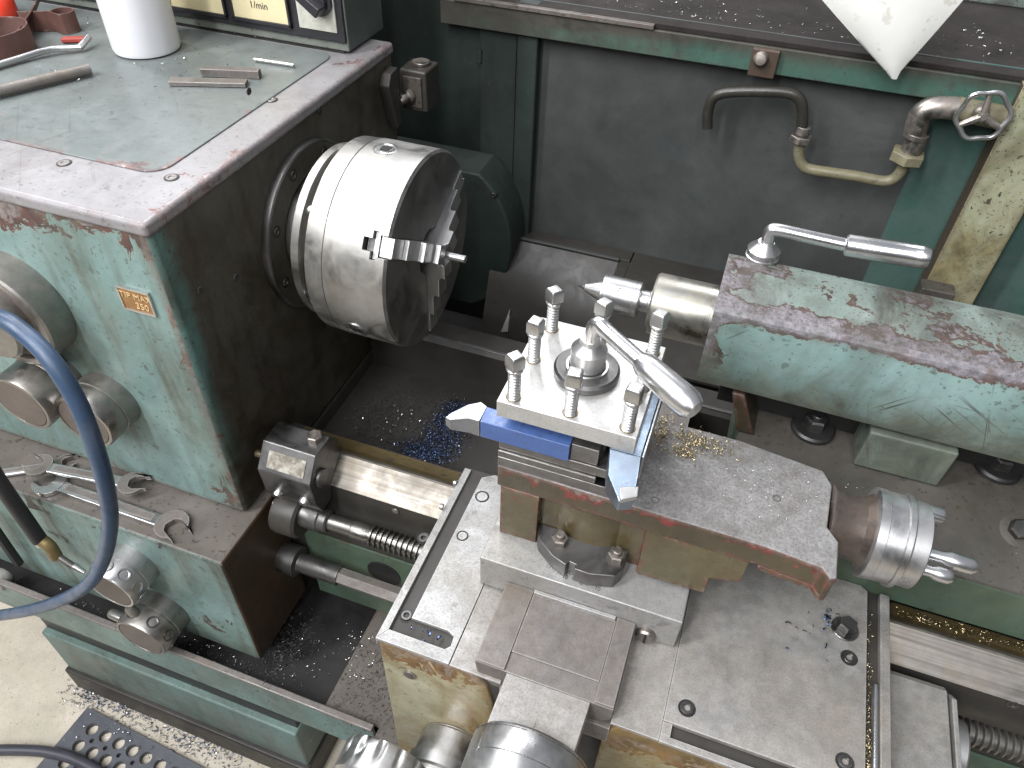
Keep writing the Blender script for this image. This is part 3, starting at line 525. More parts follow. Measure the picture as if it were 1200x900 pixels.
# ================================================================== SADDLE
SZ = -.178; SF = -.328; SX0, SX1 = .2265, .6505
sd = thing('carriage_saddle', 'flat steel carriage saddle with scraped wings bridging the bed', 'saddle', (.45, -.2, -.22))
MB().prism([(SF+.004, -.40), (SF+.004, SZ-.0042), (-.116, SZ-.0042), (-.104, -.198), (-.104, -.205), (-.120, -.2055), (RY, RZ+.0025), (FB+.002, -.2135), (FB-.004, -.2185), (FB-.004, -.24), (-.215, -.24), (-.215, -.30), (-.30, -.36), (-.30, -.40)], 0, SX0+.0012, .343).obj('left_wing_casting', 'darkcast', sd)
MB().prism([(SF+.004, -.30), (SF+.004, SZ-.0042), (-.122, SZ-.0042), (-.108, -.198), (-.108, -.204), (-.120, -.2055), (RY, RZ+.0025), (FB+.002, -.2135), (FB-.004, -.2185), (FB-.004, -.24), (-.205, -.24), (-.205, -.28), (-.30, -.30)], 0, .44, SX1-.0027).obj('right_wing_casting', 'darkcast', sd)
box(.343, .44, SF, .10, -.215, SZ-.012).obj('bridge', 'platedk', sd)
# left wing: outer rail, inner scraped pad, front strip -> the L groove is the gap between them
yb = -.120
MB().prism([(SX0, SF), (SX0+.0075, SF+.0115), (SX0+.0075, yb), (SX0, yb)], 2, SZ-.012, SZ).obj('wing_rail', 'plate2', sd, .0007)
xg = SX0+.0215; xi = PZ(514, 772, SZ).x
MB().prism([(xg, SF+.0285), (xi-.003, SF+.0285), (xi+.004, SF+.0255), (xi+.005, SF+.016), (xi+.0012, SF+.0118), (SX0+.0076, SF+.0118), (SX0, SF), (xi+.0100, SF), (xi+.0100, -.118), (xg+.012, -.118), (xg, -.126)], 2, SZ-.0041, SZ+.0001).obj('wing_pad', 'plate2', sd, .0006)
box(xi+.0104, .3435, SF+.0003, -.118, SZ-.0041, SZ-.0014).obj('dovetail_flat', 'plate', sd, .0004)
for px, py, r in ((496, 628, .005), (476, 719, .005)):
    p = PZ(px, py, SZ); socket_screw(sd, (p.x, p.y, SZ-.0040), r=r, h=.001)
p = PZ(565, 582, SZ); socket_screw(sd, (p.x, p.y, SZ+.0001), r=.0055, h=-.0022)
p = PZ(542, 628, SZ); socket_screw(sd, (p.x, p.y, SZ+.0001), r=.0045, h=.0001, mat='plate2')
# right wing: cover plate with countersunk screws
rp0 = PZ(768, 866, SZ)
cov = MB().prism([(.4795, SF+.017), (.6370, SF+.017), (.6370, -.125), (.631, -.1205), (.4795, -.1205)], 2, SZ-.004, SZ+.0012).obj('wing_cover', 'plate', sd, .0006)
box(.4795, SX1-.0105, SF, SF+.006, SZ-.004, SZ-.0002).obj('front_strip', 'plate', sd, .0005)
box(.4795, .4875, SF+.006, SF+.0169, SZ-.004, SZ-.0002).obj('strip_end', 'plate', sd, .0004)
box(.4395, .4793, SF+.0005, -.119, SZ-.004, SZ-.0006).obj('dovetail_flat', 'plate', sd, .0004)
box(SX1-.0025, SX1+.0060, SF, -.123, SZ-.02, SZ+.0018).obj('wing_rail', 'plate', sd, .001)
MB().tube([(SX1-.0058, -.300, SZ-.0012), (SX1-.0058, -.2175, SZ-.0012)], .0029, 12).obj('wiper_pin', 'chrome', sd)
for px, py in ((805, 830), (995, 771), (990, 893)):
    p = PZ(px, py, SZ+.0012); socket_screw(cov, (p.x, p.y, SZ+.0013), r=.0055)
p = PZ(990, 737, SZ+.002); b_ = hexbolt(sd, (p.x, p.y, SZ+.0012), r=.0085, h=.010, mat='scr', washer=.012, ph=.5)
# wipers on the left wing where it meets the way
for px, py in ((534, 566), (518, 594)):
    p = PX(px, py, SX0-.001); MB().lathe([(0, 0), (.0035, 0), (.003, .003), (0, .004)], (SX0, p.y, p.z), (-1, 0, 0), 14).obj('wiper_screw', 'bright', sd)
# lead screw housing block right of the wing
MB().prism([(-.36, -.30), (-.36, -.208), (-.183, -.208), (-.176, -.213), (-.176, -.30)], 0, SX1+.0063, .7165).obj('feed_block', 'plate', sd, .0015)
MB().prism([(-.36, -.302), (-.36, -.206), (-.189, -.206), (-.180, -.215), (-.180, -.302)], 0, .7185, .723).obj('block_end_plate', 'plate2', sd, .001)
MB().lathe([(.0, 0), (.036, 0), (.038, .003), (.038, .006), (.028, .008), (.028, .020), (.026, .022), (0, .022)], (.723, -.205, -.262), (1, 0, 0), 48).obj('gland_ring', 'turned', sd)
# apron
ap = thing('carriage_apron', 'cream painted apron with brown oil stains below the saddle front', 'apron', (.35, -.3, -.4))
MB().prism([(SX0+.002, -.46), (SX0+.002, SZ-.0046), (.318, SZ-.0046), (.330, -.195), (.337, -.225), (.337, -.46)], 1, SF+.0008, -.2155).obj('front_casting', 'apron', ap, .002)
MB().prism([(.436, -.46), (.436, -.2), (.446, SZ-.0046), (.640, SZ-.0046), (.640, -.46)], 1, SF+.0008, -.2155).obj('front_casting', 'apron', ap, .002)
box(.3372, .4358, -.300, -.2155, -.46, -.2155).obj('dark_recess', 'darkcast', ap)
p = PY(480, 791, SF); MB().cyl((p.x, SF+.002, p.z), (0, -1, 0), .0065, .003, 20).obj('oil_plug', 'fitting', ap)
# carriage dial + handwheels at the bottom edge
def dial(parent, name, x, z, y0, prof, mat='turnedy', seg=64): return MB().lathe(prof, (x, y0, z), (0, -1, 0), seg).obj(name, mat, parent)
dial(ap, 'carriage_dial', .300, -.340, SF, [(0, 0), (.034, 0), (.034, .001), (.0355, .003), (.0355, .026), (.0385, .027), (.0385, .038), (.036, .040), (.036, .043), (.040, .044), (.040, .058), (0, .058)])
hk = MB().lathe([(0, 0), (.038, 0), (.0415, .0015), (.043, .004), (.043, .010), (.043, .016), (.043, .0205), (.043, .030), (.040, .034), (0, .034)], (.252, -.375, -.306), (0, -1, 0), 180, 0, lambda a, h: 1-.075*max(0, math.cos(a*14))**2*(1 if .003 < h < .018 else .0)).obj('scalloped_knob', 'turnedy', ap)
# ================================================================== CROSS SLIDE
cs = thing('cross_slide', 'grey steel cross slide with graduated swivel block and front micrometer dial', 'cross slide', (.38, -.25, -.18))
CZ = -.161; CF = -.3248
MB().prism([(.3215, -.1785), (.3190, CZ), (.4392, CZ), (.4392, -.1785), (.4255, -.1950), (.335, -.1950)], 1, CF, -.06).obj('dovetail_slide', 'platedk', cs, .0008)
MB().prism([(.3480, CF+.0002), (.4200, CF+.0002), (.4180, -.392), (.3470, -.392)], 2, -.20, CZ-.0004).obj('screw_bracket', 'plate', cs, .001)
# raised rails either side and the flat cover between
box(.3195, .3455, CF+.0004, -.2455, CZ+.0002, CZ+.0022).obj('slide_rail', 'platedk', cs, .0006)
box(.4225, .4388, CF+.0004, -.2455, CZ+.0002, CZ+.0030).obj('slide_rail', 'platedk', cs, .0006)
box(.3458, .4222, CF+.018, -.2485, CZ+.0002, CZ+.0014).obj('slide_cover', 'platedk', cs, .0004)
box(.3460, .4210, -.2488, -.2454, CZ+.0002, CZ+.0042).obj('cover_stop', 'plate2', cs, .0004)
ZP = -.135; PF = -.2450
box(.2925, .4757, PF, -.075, -.1772, ZP).obj('swivel_block', 'plate2', cs, .0012)
p = PY(757, 742, PF); MB().lathe([(0, 0), (.0085, 0), (.0085, .004), (.007, .006), (0, .006)], (p.x, PF, p.z+.001), (0, -1, 0), 22).obj('gib_screw', 'fitting', cs)
box(p.x-.001, p.x+.001, PF-.0066, PF-.005, p.z-.006, p.z+.008).obj('gib_screw_slot', 'void', cs)
dl = dial(cs, 'cross_dial', .3850, -.1925, -.366, [(0, 0), (.045, 0), (.0475, .001), (.0485, .003), (.0485, .022), (.0475, .0225), (.0485, .023), (.0485, .046), (.050, .047), (.050, .06), (0, .06)])
for i in range(60):
    an = 2*math.pi*i/60; u = Vector((math.cos(an), 0, math.sin(an)))
    if u.z < .2: continue
    m = Matrix.Translation(Vector((.3850, -.370, -.1925))+u*.0485) @ u.to_track_quat('Z', 'Y').to_matrix().to_4x4()
    MB().box(-.00022, .00022, -.007 if i % 5 == 0 else -.004, 0, -.0004, .00022).xf(m).obj('graduation', 'ink', dl)
# graduations on the swivel block top
for i in range(-9, 14):
    an = math.radians(-90+i*2.0+1); c = Vector((.3750, -.157, ZP)); R0 = .0772; L_ = .0045 if i % 5 == 0 else .003
    q = c+Vector((math.cos(an), math.sin(an), 0))*R0; q2 = c+Vector((math.cos(an), math.sin(an), 0))*(R0+L_)
    if q2.y < PF+.001: continue
    MB().tube([q+Vector((0, 0, .00005)), q2+Vector((0, 0, .00005))], .00022, 4, sub=1).obj('graduation', 'ink', cs)
for s_, px, py in (('10', 662, 676), ('0', 681, 684), ('10', 700, 690)):
    p = PZ(px, py, ZP); text('lettering', s_, .0055, (p.x, p.y, ZP+.0001), (1, 0, 0), (0, 1, 0), 'ink', cs, .0001)
# ================================================================== COMPOUND SLIDE
co = thing('compound_slide', 'oily grey compound slide with red paint flakes and a bright end dial', 'compound slide', (.42, -.16, ZP))
# swivel base
MB().prism([(.2992, -.2130), (.3345, -.2130), (.3345, -.170), (.2992, -.170)], 2, ZP+.0004, -.0685).obj('swivel_foot', 'olive', co, .001)
MB().prism([(.4275, -.100), (.4275, ZP+.002), (.437, ZP+.002), (.4876, -.1305), (.487, -.108), (.5115, -.1), (.5115, -.0690), (.4275, -.0690)], 1, -.2130, -.10).obj('swivel_wing', 'olive', co, .001)
MB().lathe([(0, 0), (.060, 0), (.060, .066), (0, .066)], (.378, -.150, ZP+.0005), (0, 0, 1), 64).obj('swivel_boss', 'olive', co)
box(.3347, .4273, -.2035, -.10, ZP+.0008, -.0692).obj('swivel_neck', 'olive', co)
# clamp segment plate with two nuts
sg = [PZ(x, y, -.116) for x, y in ((629, 618), (656, 645), (676, 660), (713, 676), (748, 669), (752, 655), (705, 622), (660, 613), (640, 613))]
cl = [(.3345, -.2105), (.3395, -.2205), (.3555, -.2325), (.3690, -.2375), (.3715, -.2330), (.3772, -.2340), (.3772, -.2385), (.3905, -.2390), (.4115, -.2335), (.4165, -.2240), (.4170, -.2037), (.3348, -.2037)]
cp = MB().prism(cl, 2, ZP+.0006, -.1165).obj('clamp_segment', 'stop', co, .0008)
for px, py in ((656, 634), (722, 653)):
    p = PZ(px, py, -.1165); hexbolt(cp, (p.x, p.y, -.1165), r=.0078, h=.0065, mat='fitting', stud=.005, name='clamp_nut', ph=.2)
# slide body
TZ = -.043
sp = [(.2958, TZ-.0225), (.2958, TZ), (.553, TZ), (.570, TZ-.004), (.572, TZ-.03), (.2985, TZ-.0255)]
sb = MB().prism([(.2958, -.2128), (.5175, -.2150), (.5600, -.2190), (.5660, -.2270), (.5710, -.2250), (.5710, -.1900), (.5620, -.1780), (.5640, -.1330), (.5560, -.1185), (.4850, -.1090), (.2958, -.1090)], 2, -.0685, TZ).obj('slide_body', 'comp', co, .0015)
facemats(sb, [(2, 1, 'slidetop')])
MB().prism([(.5180, -.2148), (.5600, -.2188), (.5658, -.2268), (.5706, -.2250), (.5706, -.1950), (.5180, -.2000)], 2, -.0745, -.0686).obj('end_lug', 'comp', co, .001)
for px, py in ((910, 584), (768, 586)):
    p = PZ(px, py, TZ); MB().lathe([(.0034, 0), (.0034, .0005), (.0026, .0005), (.0022, -.002), (0, -.002)], (p.x, p.y, TZ), (0, 0, 1), 16).obj('oil_cup', 'scr', co)
# end dial, axis along x
DY, DZ = -.1565, -.060
MB().lathe([(0, 0), (.030, 0), (.0295, .004), (.0265, .010), (.0265, .026), (.032, .032), (0, .032)], (.5640, DY, DZ), (1, 0, 0), 48).obj('dial_hub', 'hubdk', co)
MB().lathe([(0, 0), (.036, 0), (.0375, .001), (.0375, .008), (.0368, .0085), (.0368, .0215), (.0385, .0222), (.0385, .0262), (.036, .0275), (.0352, .0282), (.0352, .0395), (.034, .0405), (.012, .0405), (0, .041)], (.5955, DY, DZ), (1, 0, 0), 72).obj('micrometer_dial', 'turned', co)
for (dy, dz, r, L_, kn) in ((.020, .020, .0062, .013, 1), (-.010, .006, .0070, .042, 0), (-.022, .000, .0060, .026, 0)):
    q = Vector((.6358, DY+dy, DZ+dz))
    MB().lathe([(0, 0), (r*.8, 0), (r*.72, L_*.35), (r, L_*.5), (r, L_-r*.7), (r*.7, L_-r*.2), (0, L_)] if not kn else [(0, 0), (r, 0), (r, L_-.002), (r*.8, L_), (0, L_)], q, (1, 0, -.02), 24 if not kn else 36, 0, (lambda a, h: 1+.03*math.cos(a*18)) if kn else None).obj('crank_grip' if not kn else 'lock_knob', 'chrome', co)
# ================================================================== TOOLPOST
tp = thing('tool_post', 'square bright four way tool post with eight square headed bolts', 'tool post', (.35, -.158, TZ))
X0, X1, Y0, Y1 = .2945, .4045, -.2145, -.1035
box(X0, X1, Y0, Y1, .0185, .035).obj('top_plate', 'toolpost', tp, .0008)
box(.318, .380, -.190, -.128, -.014, .0184).obj('core', 'tpbase', tp)
box(.2955, .3905, -.2095, -.1045, -.0245, -.0145).obj('base_plate', 'tpbase', tp, .0006)
box(.2955, .3790, -.2118, -.1045, -.0315, -.0248).obj('base_plate', 'tpbase', tp, .0006)
box(.2955, .4030, -.2123, -.1045, TZ+.0005, -.0318).obj('base_plate', 'tpbase', tp, .0006)
MB().lathe([(0, 0), (.0255, 0), (.0265, .001), (.0265, .0055), (.0245, .0075), (.0165, .0075), (.015, .0068), (0, .0068)], (.3505, -.159, .0351), (0, 0, 1), 56).obj('clamp_washer', 'stop', tp)
MB().lathe([(.0168, 0), (.0168, .0016), (.0152, .0018), (.0152, 0)], (.3505, -.159, .0426), (0, 0, 1), 40).obj('snap_ring', 'bright', tp)
hub = MB().lathe([(0, 0), (.0138, 0), (.0142, .001), (.0142, .0185), (.0134, .0195), (.0088, .0240), (.0082, .0250), (.0080, .029), (0, .029)], (.3505, -.159, .0425), (0, 0, 1), 40).obj('handle_hub', 'turned', tp, ang=18)
a = Vector((.3520, -.1600, .066)); b = PZ(700, 378, .088); e = PZ(812, 478, .074)
pts = [a, a+(b-a)*.6+Vector((-.001, 0, .004)), b+Vector((.002, -.001, .000)), b+(e-b)*.12, b+(e-b)*.5]
MB().tube(pts, .0062, 18, sub=6).obj('lever_stem', 'chrome', tp)
d = (e-b); L_ = d.length*.58; q = b+d*.46
MB().lathe([(0, 0), (.0068, .0), (.0092, .005), (.0100, .012), (.0113, L_-.016), (.0108, L_-.007), (.0078, L_-.0015), (.004, L_), (0, L_)], q, d, 36).obj('lever_grip', 'chrome', tp)
for x, y, zt, rot in ((.3055, -.2058, .080, 8), (.3060, -.1590, .0785, 35), (.3080, -.1160, .079, 5), (.3500, -.1165, .079, 20), (.3955, -.1145, .0795, 28), (.3510, -.2060, .0795, 50), (.3955, -.2058, .0795, 38), (.3965, -.1590, .0700, 12)):
    s = MB(); z0 = .0352; th = zt-.0165
    pr = [(0, .0190)]; z = .0192
    while z < th-.003: pr += [(.0038, z), (.0052, z+.0011), (.0052, z+.0016), (.0038, z+.0027)]; z += .0029
    pr += [(.0046, th-.002), (.0046, th), (0, th)]
    sh = s.lathe(pr, (x, y, 0), (0, 0, 1), 16).obj('clamp_bolt', 'bolt', tp)
    hd = MB().lathe([(0, 0), (.0066, 0), (.0069, .001), (.0069, .0018), (.0062, .0026), (0, .0026)], (x, y, th), (0, 0, 1), 24).obj('bolt_collar', 'bolt', sh)
    MB().lathe([(0, .0025), (.0082, .0025), (.0082, .0118), (.0066, .0145), (0, .0152)], (x, y, th), (0, 0, 1), 4, math.radians(rot)).obj('square_head', 'bolt', sh, .0008)
    MB().lathe([(.0053, 0), (.0062, .0002), (.0064, -.001), (.0053, -.001)], (x, y, .0351), (0, 0, 1), 18).obj('bolt_hole_rim', 'brass', sh)
# ---------------- cutting tools
t1 = thing('turning_tool', 'blue square shank turning tool with a pale ground nose, clamped in the front slot', 'cutting tool', (.3, -.205, -.0144))
sh = MB().prism([(.2800, -.2120), (.3550, -.2120), (.3550, -.1975), (.2790, -.1945)], 2, -.0142, .0042).obj('shank', 'blue', t1, .0008)
MB().prism([(.3555, -.2078), (.3780, -.2078), (.3780, -.1960), (.3555, -.1960)], 2, -.0142, .0030).obj('packing_strip', 'tpbase', t1, .0005)
hd = MB(); zt = .0048
v = [(.2795, -.2121), (.2700, -.2130), (.2570, -.2195), (.2520, -.2175), (.2545, -.2120), (.2640, -.1990), (.2730, -.1920), (.2795, -.1945)]
n_ = len(v); tz = [.0042, .0050, .0045, .0035, .0042, .0052, .0052, .0042]; bz_ = [-.0142, -.0125, -.0075, -.0055, -.006, -.009, -.0125, -.0142]
hd.add([(x, y, z) for (x, y), z in zip(v, tz)]+[(x, y, z) for (x, y), z in zip(v, bz_)], [tuple(range(n_)), tuple(range(n_, 2*n_))[::-1]]+[(i, i+n_, (i+1) % n_+n_, (i+1) % n_) for i in range(n_)])
hd.obj('ground_nose', 'carb', t1, .0006)
t2 = thing('boring_tool_holder', 'blue grey tool holder with an angled tip hanging over the tool post corner', 'cutting tool', (.405, -.2, -.0144))
MB().prism([(.3860, -.2130), (.4105, -.2130), (.4105, -.1050), (.3910, -.1050)], 2, -.0142, .0165).obj('shank', 'blued', t2, .0008)
nz = MB(); top = [(.3862, -.2132), (.4103, -.2132), (.4118, -.2290), (.4135, -.2440), (.4040, -.2490), (.3905, -.2330)]
nb = len(top); zt_ = [.0160, .0160, .0125, .0040, .0020, .0090]; zb_ = [-.0142, -.0142, -.0130, -.0090, -.0090, -.0125]
nz.add([(x, y, z) for (x, y), z in zip(top, zt_)]+[(x, y, z) for (x, y), z in zip(top, zb_)], [tuple(range(nb)), tuple(range(nb, 2*nb))[::-1]]+[(i, i+nb, (i+1) % nb+nb, (i+1) % nb) for i in range(nb)])
nz.obj('angled_nose', 'blued', t2, .0006)
MB().prism([(.4010, -.2400), (.4145, -.2340), (.4158, -.2440), (.4050, -.2515)], 2, .0035, .0075).obj('insert_tip', 'bright', t2, .0006)
box(.4107, .4125, -.2120, -.1060, -.010, .0150).obj('edge_strip', 'carb', t2, .0004)
# ================================================================== TAILSTOCK
ts = thing('tailstock', 'green tailstock with flaking paint, red primer and a worn bare ridge', 'tailstock', (.75, 0, -.2))
prof = [(-.050, -.046), (-.0535, -.034), (-.0565, .0400), (-.0550, .0465), (-.0515, .0505), (-.0460, .0524), (-.040, .0528), (.020, .0535), (.032, .0515), (.042, .045), (.048, .036), (.052, -.046)]
tb = MB().prism(prof, 0, .4345, 1.15)
for i, v in enumerate(tb.v):
    if v.x < .5 and v.z < -.03: v.z += .008
o = tb.obj('barrel_casting', 'ts', ts, ang=22); facemats(o, [(2, 1, 'ts_top'), (0, -1, 'ts_base')])
MB().prism([(-.0505, -.094), (-.0530, -.0462), (.05, -.0462), (.05, -.094)], 0, PY(1018, 510, -.052).x, PY(1106, 560, -.051).x).obj('neck', 'ts', ts, .0025)
box(.46, 1.15, -.010, .05, -.092, -.0465).obj('core_web', 'void', ts)
MB().prism([(.484, -.094), (.502, -.094), (.482, -.047), (.470, -.047)], 1, -.046, .045).obj('front_web', 'comp', ts, .002)
o = MB().prism([(-.1200, -.1880), (-.1200, -.1280), (-.1160, -.1240), (-.055, -.0955), (.08, -.0935), (.10, -.12), (.10, -.1985), (-.1035, -.1985), (-.1035, -.1880)], 0, .486, 1.15).obj('base', 'ts_basef', ts, .003); facemats(o, [(2, 1, 'ts_base')])
for px, py in ((1168, 548), (952, 503)):
    p = PZ(px, py, -.0935)
    c = Vector((p.x, max(p.y, -.052), -.0935)); MB().lathe([(0, 0), (.021, 0), (.021, .003), (.019, .005), (0, .005)], c, (0, 0, 1), 32).obj('clamp_boss', 'black', ts)
    hexbolt(ts, c+Vector((0, 0, .0052)), r=.011, h=.012, mat='scr', stud=.004, name='clamp_bolt', ph=.15)
p = PZ(1192, 622, -.104); w_ = Vector((0, -.42, .9)).normalized()
MB().lathe([(0, -.002), (.017, -.002), (.017, .0015), (.0155, .0022), (0, .0022)], p, w_, 36).obj('lug_washer', 'ts_base', ts); hexbolt(ts, p+w_*.0024, w_, r=.0095, h=.008, mat='scr', name='clamp_bolt')
# quill and live centre
MB().lathe([(0, .018), (.0, 0), (.016, 0), (.0285, .0), (.030, .002), (.030, .070), (0, .070)], (.376, 0, 0), (1, 0, 0), 64).obj('quill', 'quill', ts)
lc = thing('live_centre', 'bright revolving centre with a sharp cone point in the tailstock quill', 'centre', (.36, 0, 0))
MB().lathe([(0, 0), (.0022, .0075), (.0030, .0085), (.0036, .0088), (.0108, .0262), (.0, .0262)], (.2998, 0, 0), (1, 0, 0), 40).obj('cone_point', 'bright', lc)
MB().lathe([(0, .0), (.0150, 0), (.0172, .0008), (.0172, .0030), (.0166, .0034), (.0172, .0038), (.0172, .0325), (.0166, .033), (.0172, .0334), (.0172, .0375), (.0150, .039), (0, .039)], (.3258, 0, 0), (1, 0, 0), 56).obj('bearing_body', 'chrome', lc)
MB().lathe([(0, 0), (.0105, 0), (.0105, .008), (.012, .009), (.012, .016), (0, .016)], (.3646, 0, 0), (1, 0, 0), 40).obj('taper_shank', 'bright', lc)
p = PY(729, 341, -.012); u = Vector((0, -.62, .78))
MB().lathe([(.0022, .0001), (.0030, .0004), (.0032, -.0005), (.0022, -.0012), (0, -.0012)], Vector((.3462, 0, 0))+u*.0172, u, 14).obj('grease_screw', 'scr', lc)
# clamp lever
lv = thing('quill_lever', 'polished steel clamp lever with a thick grip on top of the tailstock', 'lever', (.466, .028, .0535))
q = PZ(893, 300, .054); q = Vector((q.x, q.y, .0530))
MB().lathe([(0, 0), (.0152, 0), (.0152, .0022), (.0142, .0028), (.0142, .0075), (.0150, .0085), (.0090, .0145), (.0075, .0165), (0, .0165)], q, (0, 0, 1), 40).obj('lever_base', 'chrome', lv)
yl = q.y
a1, a2, g0, g1 = PY(915, 268, yl), PY(955, 275, yl), PY(990, 287, yl), PY(1091, 303, yl)
a1 = PY(913, 270, yl); MB().tube([q+Vector((0, 0, .012)), q+Vector((.001, 0, .019)), (q+Vector((.001, 0, .019))).lerp(a1, .55)+Vector((-.0035, 0, .003)), a1, a1.lerp(g0, .5), g0+Vector((.004, 0, 0))], .0060, 18).obj('lever_stem', 'chrome', lv)
d = g1-g0; L_ = d.length
MB().lathe([(0, 0), (.0085, 0), (.0098, .0015), (.0100, L_*.5), (.0098, L_-.009), (.0100, L_-.0085), (.0085, L_-.002), (.005, L_), (0, L_)], g0, d, 32).obj('lever_grip', 'chrome', lv)
# ================================================================== BACK OF THE MACHINE
BY = .38
bk = thing('splash_guard', 'tall dark sheet splash guard behind the bed, green towards the right', 'splash guard', (.6, BY, -.2))
box(.13, .62, BY, BY+.003, -.196, .14).obj('grey_panel', 'back', bk)
xk = PY(1070, 200, BY).x
box(.6201, 1.6, BY+.0005, BY+.0035, -.196, .14).obj('green_panel', 'backg', bk)
bk.children[0].data.materials[0] = M['backg']
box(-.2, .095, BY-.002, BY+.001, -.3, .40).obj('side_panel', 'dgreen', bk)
xa, xb = PY(603, 150, .365).x, PY(626, 150, .365).x
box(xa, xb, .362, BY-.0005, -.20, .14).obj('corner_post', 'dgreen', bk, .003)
x5 = PY(561, 100, .368).x
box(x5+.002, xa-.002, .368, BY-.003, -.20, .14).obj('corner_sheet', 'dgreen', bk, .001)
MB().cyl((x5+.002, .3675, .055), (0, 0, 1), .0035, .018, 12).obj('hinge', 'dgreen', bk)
# pale post at the right
po = thing('cream_post', 'flaking cream steel post with rusty edges standing against the splash guard', 'post', (.72, .37, -.19))
ya = .345; xa1, xa2 = PY(1187, 125, ya).x, PY(1197, 247, ya).x
o = box(xa1, xa2+.004, ya, BY-.001, -.19, .135).obj('post_plate', 'post', po, .0015); facemats(o, [(0, -1, 'postd')])
p = PY(1105, 340, ya-.01); box(p.x-.028, p.x+.012, ya-.025, ya-.0005, -.19, p.z+.006).obj('foot_bracket', 'ts_base', po, .002)
# shelf
shf = thing('overhead_shelf', 'dark chip covered shelf edge with a green fascia above the splash guard', 'shelf', (.6, .5, .13))
FY = .355; fx0 = PY(516, 20, FY).x; fz = PY(600, 40, FY).z
box(fx0, 1.6, FY, BY+.3, fz, .1325).obj('fascia', 'fascia', shf, .0015)
box(fx0, 1.6, FY+.004, .9, .1327, .139).obj('shelf_top', 'shelf', shf, .001)
xs_ = PY(767, 30, FY).x
box(fx0+.02, xs_, FY-.0035, FY+.010, .1330, .1385).obj('trim_strip', 'ledge', shf, .0008)
box(fx0, 1.6, .62, .64, .139, .158).obj('rear_ledge', 'ts_top', shf, .002)
xb0, xb1 = PY(880, 70, FY).x, PY(912, 70, FY).x
box(xb0, xb1, FY-.009, FY-.0003, fz-.002, .131).obj('bracket', 'postd', shf, .001)
MB().lathe([(0, 0), (.0085, 0), (.0085, .004), (.006, .0085), (0, .010)], ((xb0+xb1)/2-.004, FY-.009, .121), (0, -1, .2), 20).obj('bolt', 'fitting', shf)
# rear chip tray and chute
rt = thing('rear_chip_pan', 'dark oily sheet pan and chute behind the bed', 'pan', (.6, .25, -.2))
box(.3005, 1.6, .128, BY-.001, -.199, -.195).obj('pan_sheet', 'darkcast', rt)
MB().prism([(.352, -.197), (.345, -.1955), (.296, -.232), (.270, -.300), (.258, -.43), (.262, -.43), (.275, -.300), (.301, -.236)], 0, .095, .2835).obj('chute_sheet', 'darkcast', rt, .001)
box(.10, .2990, .352, BY-.001, -.200, -.194).obj('chute_ledge', 'darkcast', rt, .001)
box(.100, .2835, .3455, .351, -.1945, -.1915).obj('chute_lip', 'back', rt, .0008)
box(.2840, .3000, .128, .351, -.200, -.1955).obj('chute_side', 'darkcast', rt, .001)
box(-.62, 1.3, .1235, .43, -.46, -.44).obj('gap_blocker_floor', 'void', rt)  # black sheet added to keep the gap dark and hide the bright floor
box(-.62, 1.6, .4305, .433, -.46, -.19).obj('gap_blocker_wall', 'void', rt)  # closes the same dark gap at the back, added for that
# rounded casing behind the chuck
cg = thing('motor_casing', 'dark green rounded casing with a dusty flat top behind the chuck', 'casing', (.08, .28, -.3))
pc = [(-.10, -.072)]+[(.030+.0985*math.cos(math.radians(t)), -.185+.128*math.sin(math.radians(t))) for t in range(62, -72, -6)]+[(-.10, -.31)]
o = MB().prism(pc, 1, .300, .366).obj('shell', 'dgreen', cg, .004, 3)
for i, (x, z) in enumerate(((.10, -.10), (.05, -.095))): socket_screw(cg, (x, .300, z), (0, -1, 0), r=.004, h=.001, name='cover_screw')
# ---------------- coolant pipe, valve
cp = thing('coolant_pipe', 'bent oily coolant pipe with union nuts on the splash guard', 'pipe', (.5, .34, .03))
py = .345
def pp(x, y): return PY(x, y, py)
MB().tube([pp(829, 150), pp(829.5, 132), pp(835, 116), pp(848, 109), pp(875, 107), pp(915, 108), pp(932, 112), pp(940, 124), pp(940, 150)], .0066, 16).obj('outlet_tube', 'pipedk', cp)
MB().tube([pp(938, 166), pp(936, 180), pp(940, 193), pp(952, 199), pp(1000, 206), pp(1032, 212), pp(1046, 210), pp(1056, 200), pp(1061, 186)], .0066, 16).obj('cross_tube', 'pipe', cp)
def nut(px, py_, r, h, mat='fitting', d=(.05, 0, 1)):
    c = pp(px, py_); MB().lathe([(0, -h/2), (r*.92, -h/2), (r, -h/2+.001), (r, h/2-.001), (r*.92, h/2), (0, h/2)], c, d, 6, .4).obj('union_nut', mat, cp, .0006)
nut(938, 162, .0138, .009); MB().cyl(pp(939, 157), (.05, 0, 1), .0085, .010, 20).obj('ferrule', 'fitting', cp)
nut(1063, 183, .0200, .0125, 'pipe'); MB().cyl(pp(1067, 178), (.06, 0, 1), .0115, .020, 24).obj('nipple', 'fitting', cp)
MB().tube([pp(1072, 158), pp(1074, 148), pp(1079, 134), pp(1090, 127), pp(1105, 126), pp(1128, 128)], .0125, 18).obj('elbow', 'fitting', cp)
MB().cyl(pp(1072, 161), (.08, 0, 1), .0140, .006, 22).obj('elbow_collar', 'fitting', cp)
vv = thing('valve', 'small stop valve with a bright hexagonal spoked hand wheel', 'valve', (.66, .33, .1))
MB().tube([pp(1120, 127), pp(1180, 139)], .0130, 18, sub=1).obj('valve_body', 'pipe', vv)
vc = PY(1152, 136, .315); d = Vector((0, -1, .12)).normalized()
MB().lathe([(0, 0), (.0075, 0), (.0075, .024), (.005, .026), (.005, .037), (0, .037)], vc-d*.034, d, 20).obj('stem', 'fitting', vv)
rim = []; u = Vector((1, 0, 0)); u = (u-d*u.dot(d)).normalized(); w_ = d.cross(u)
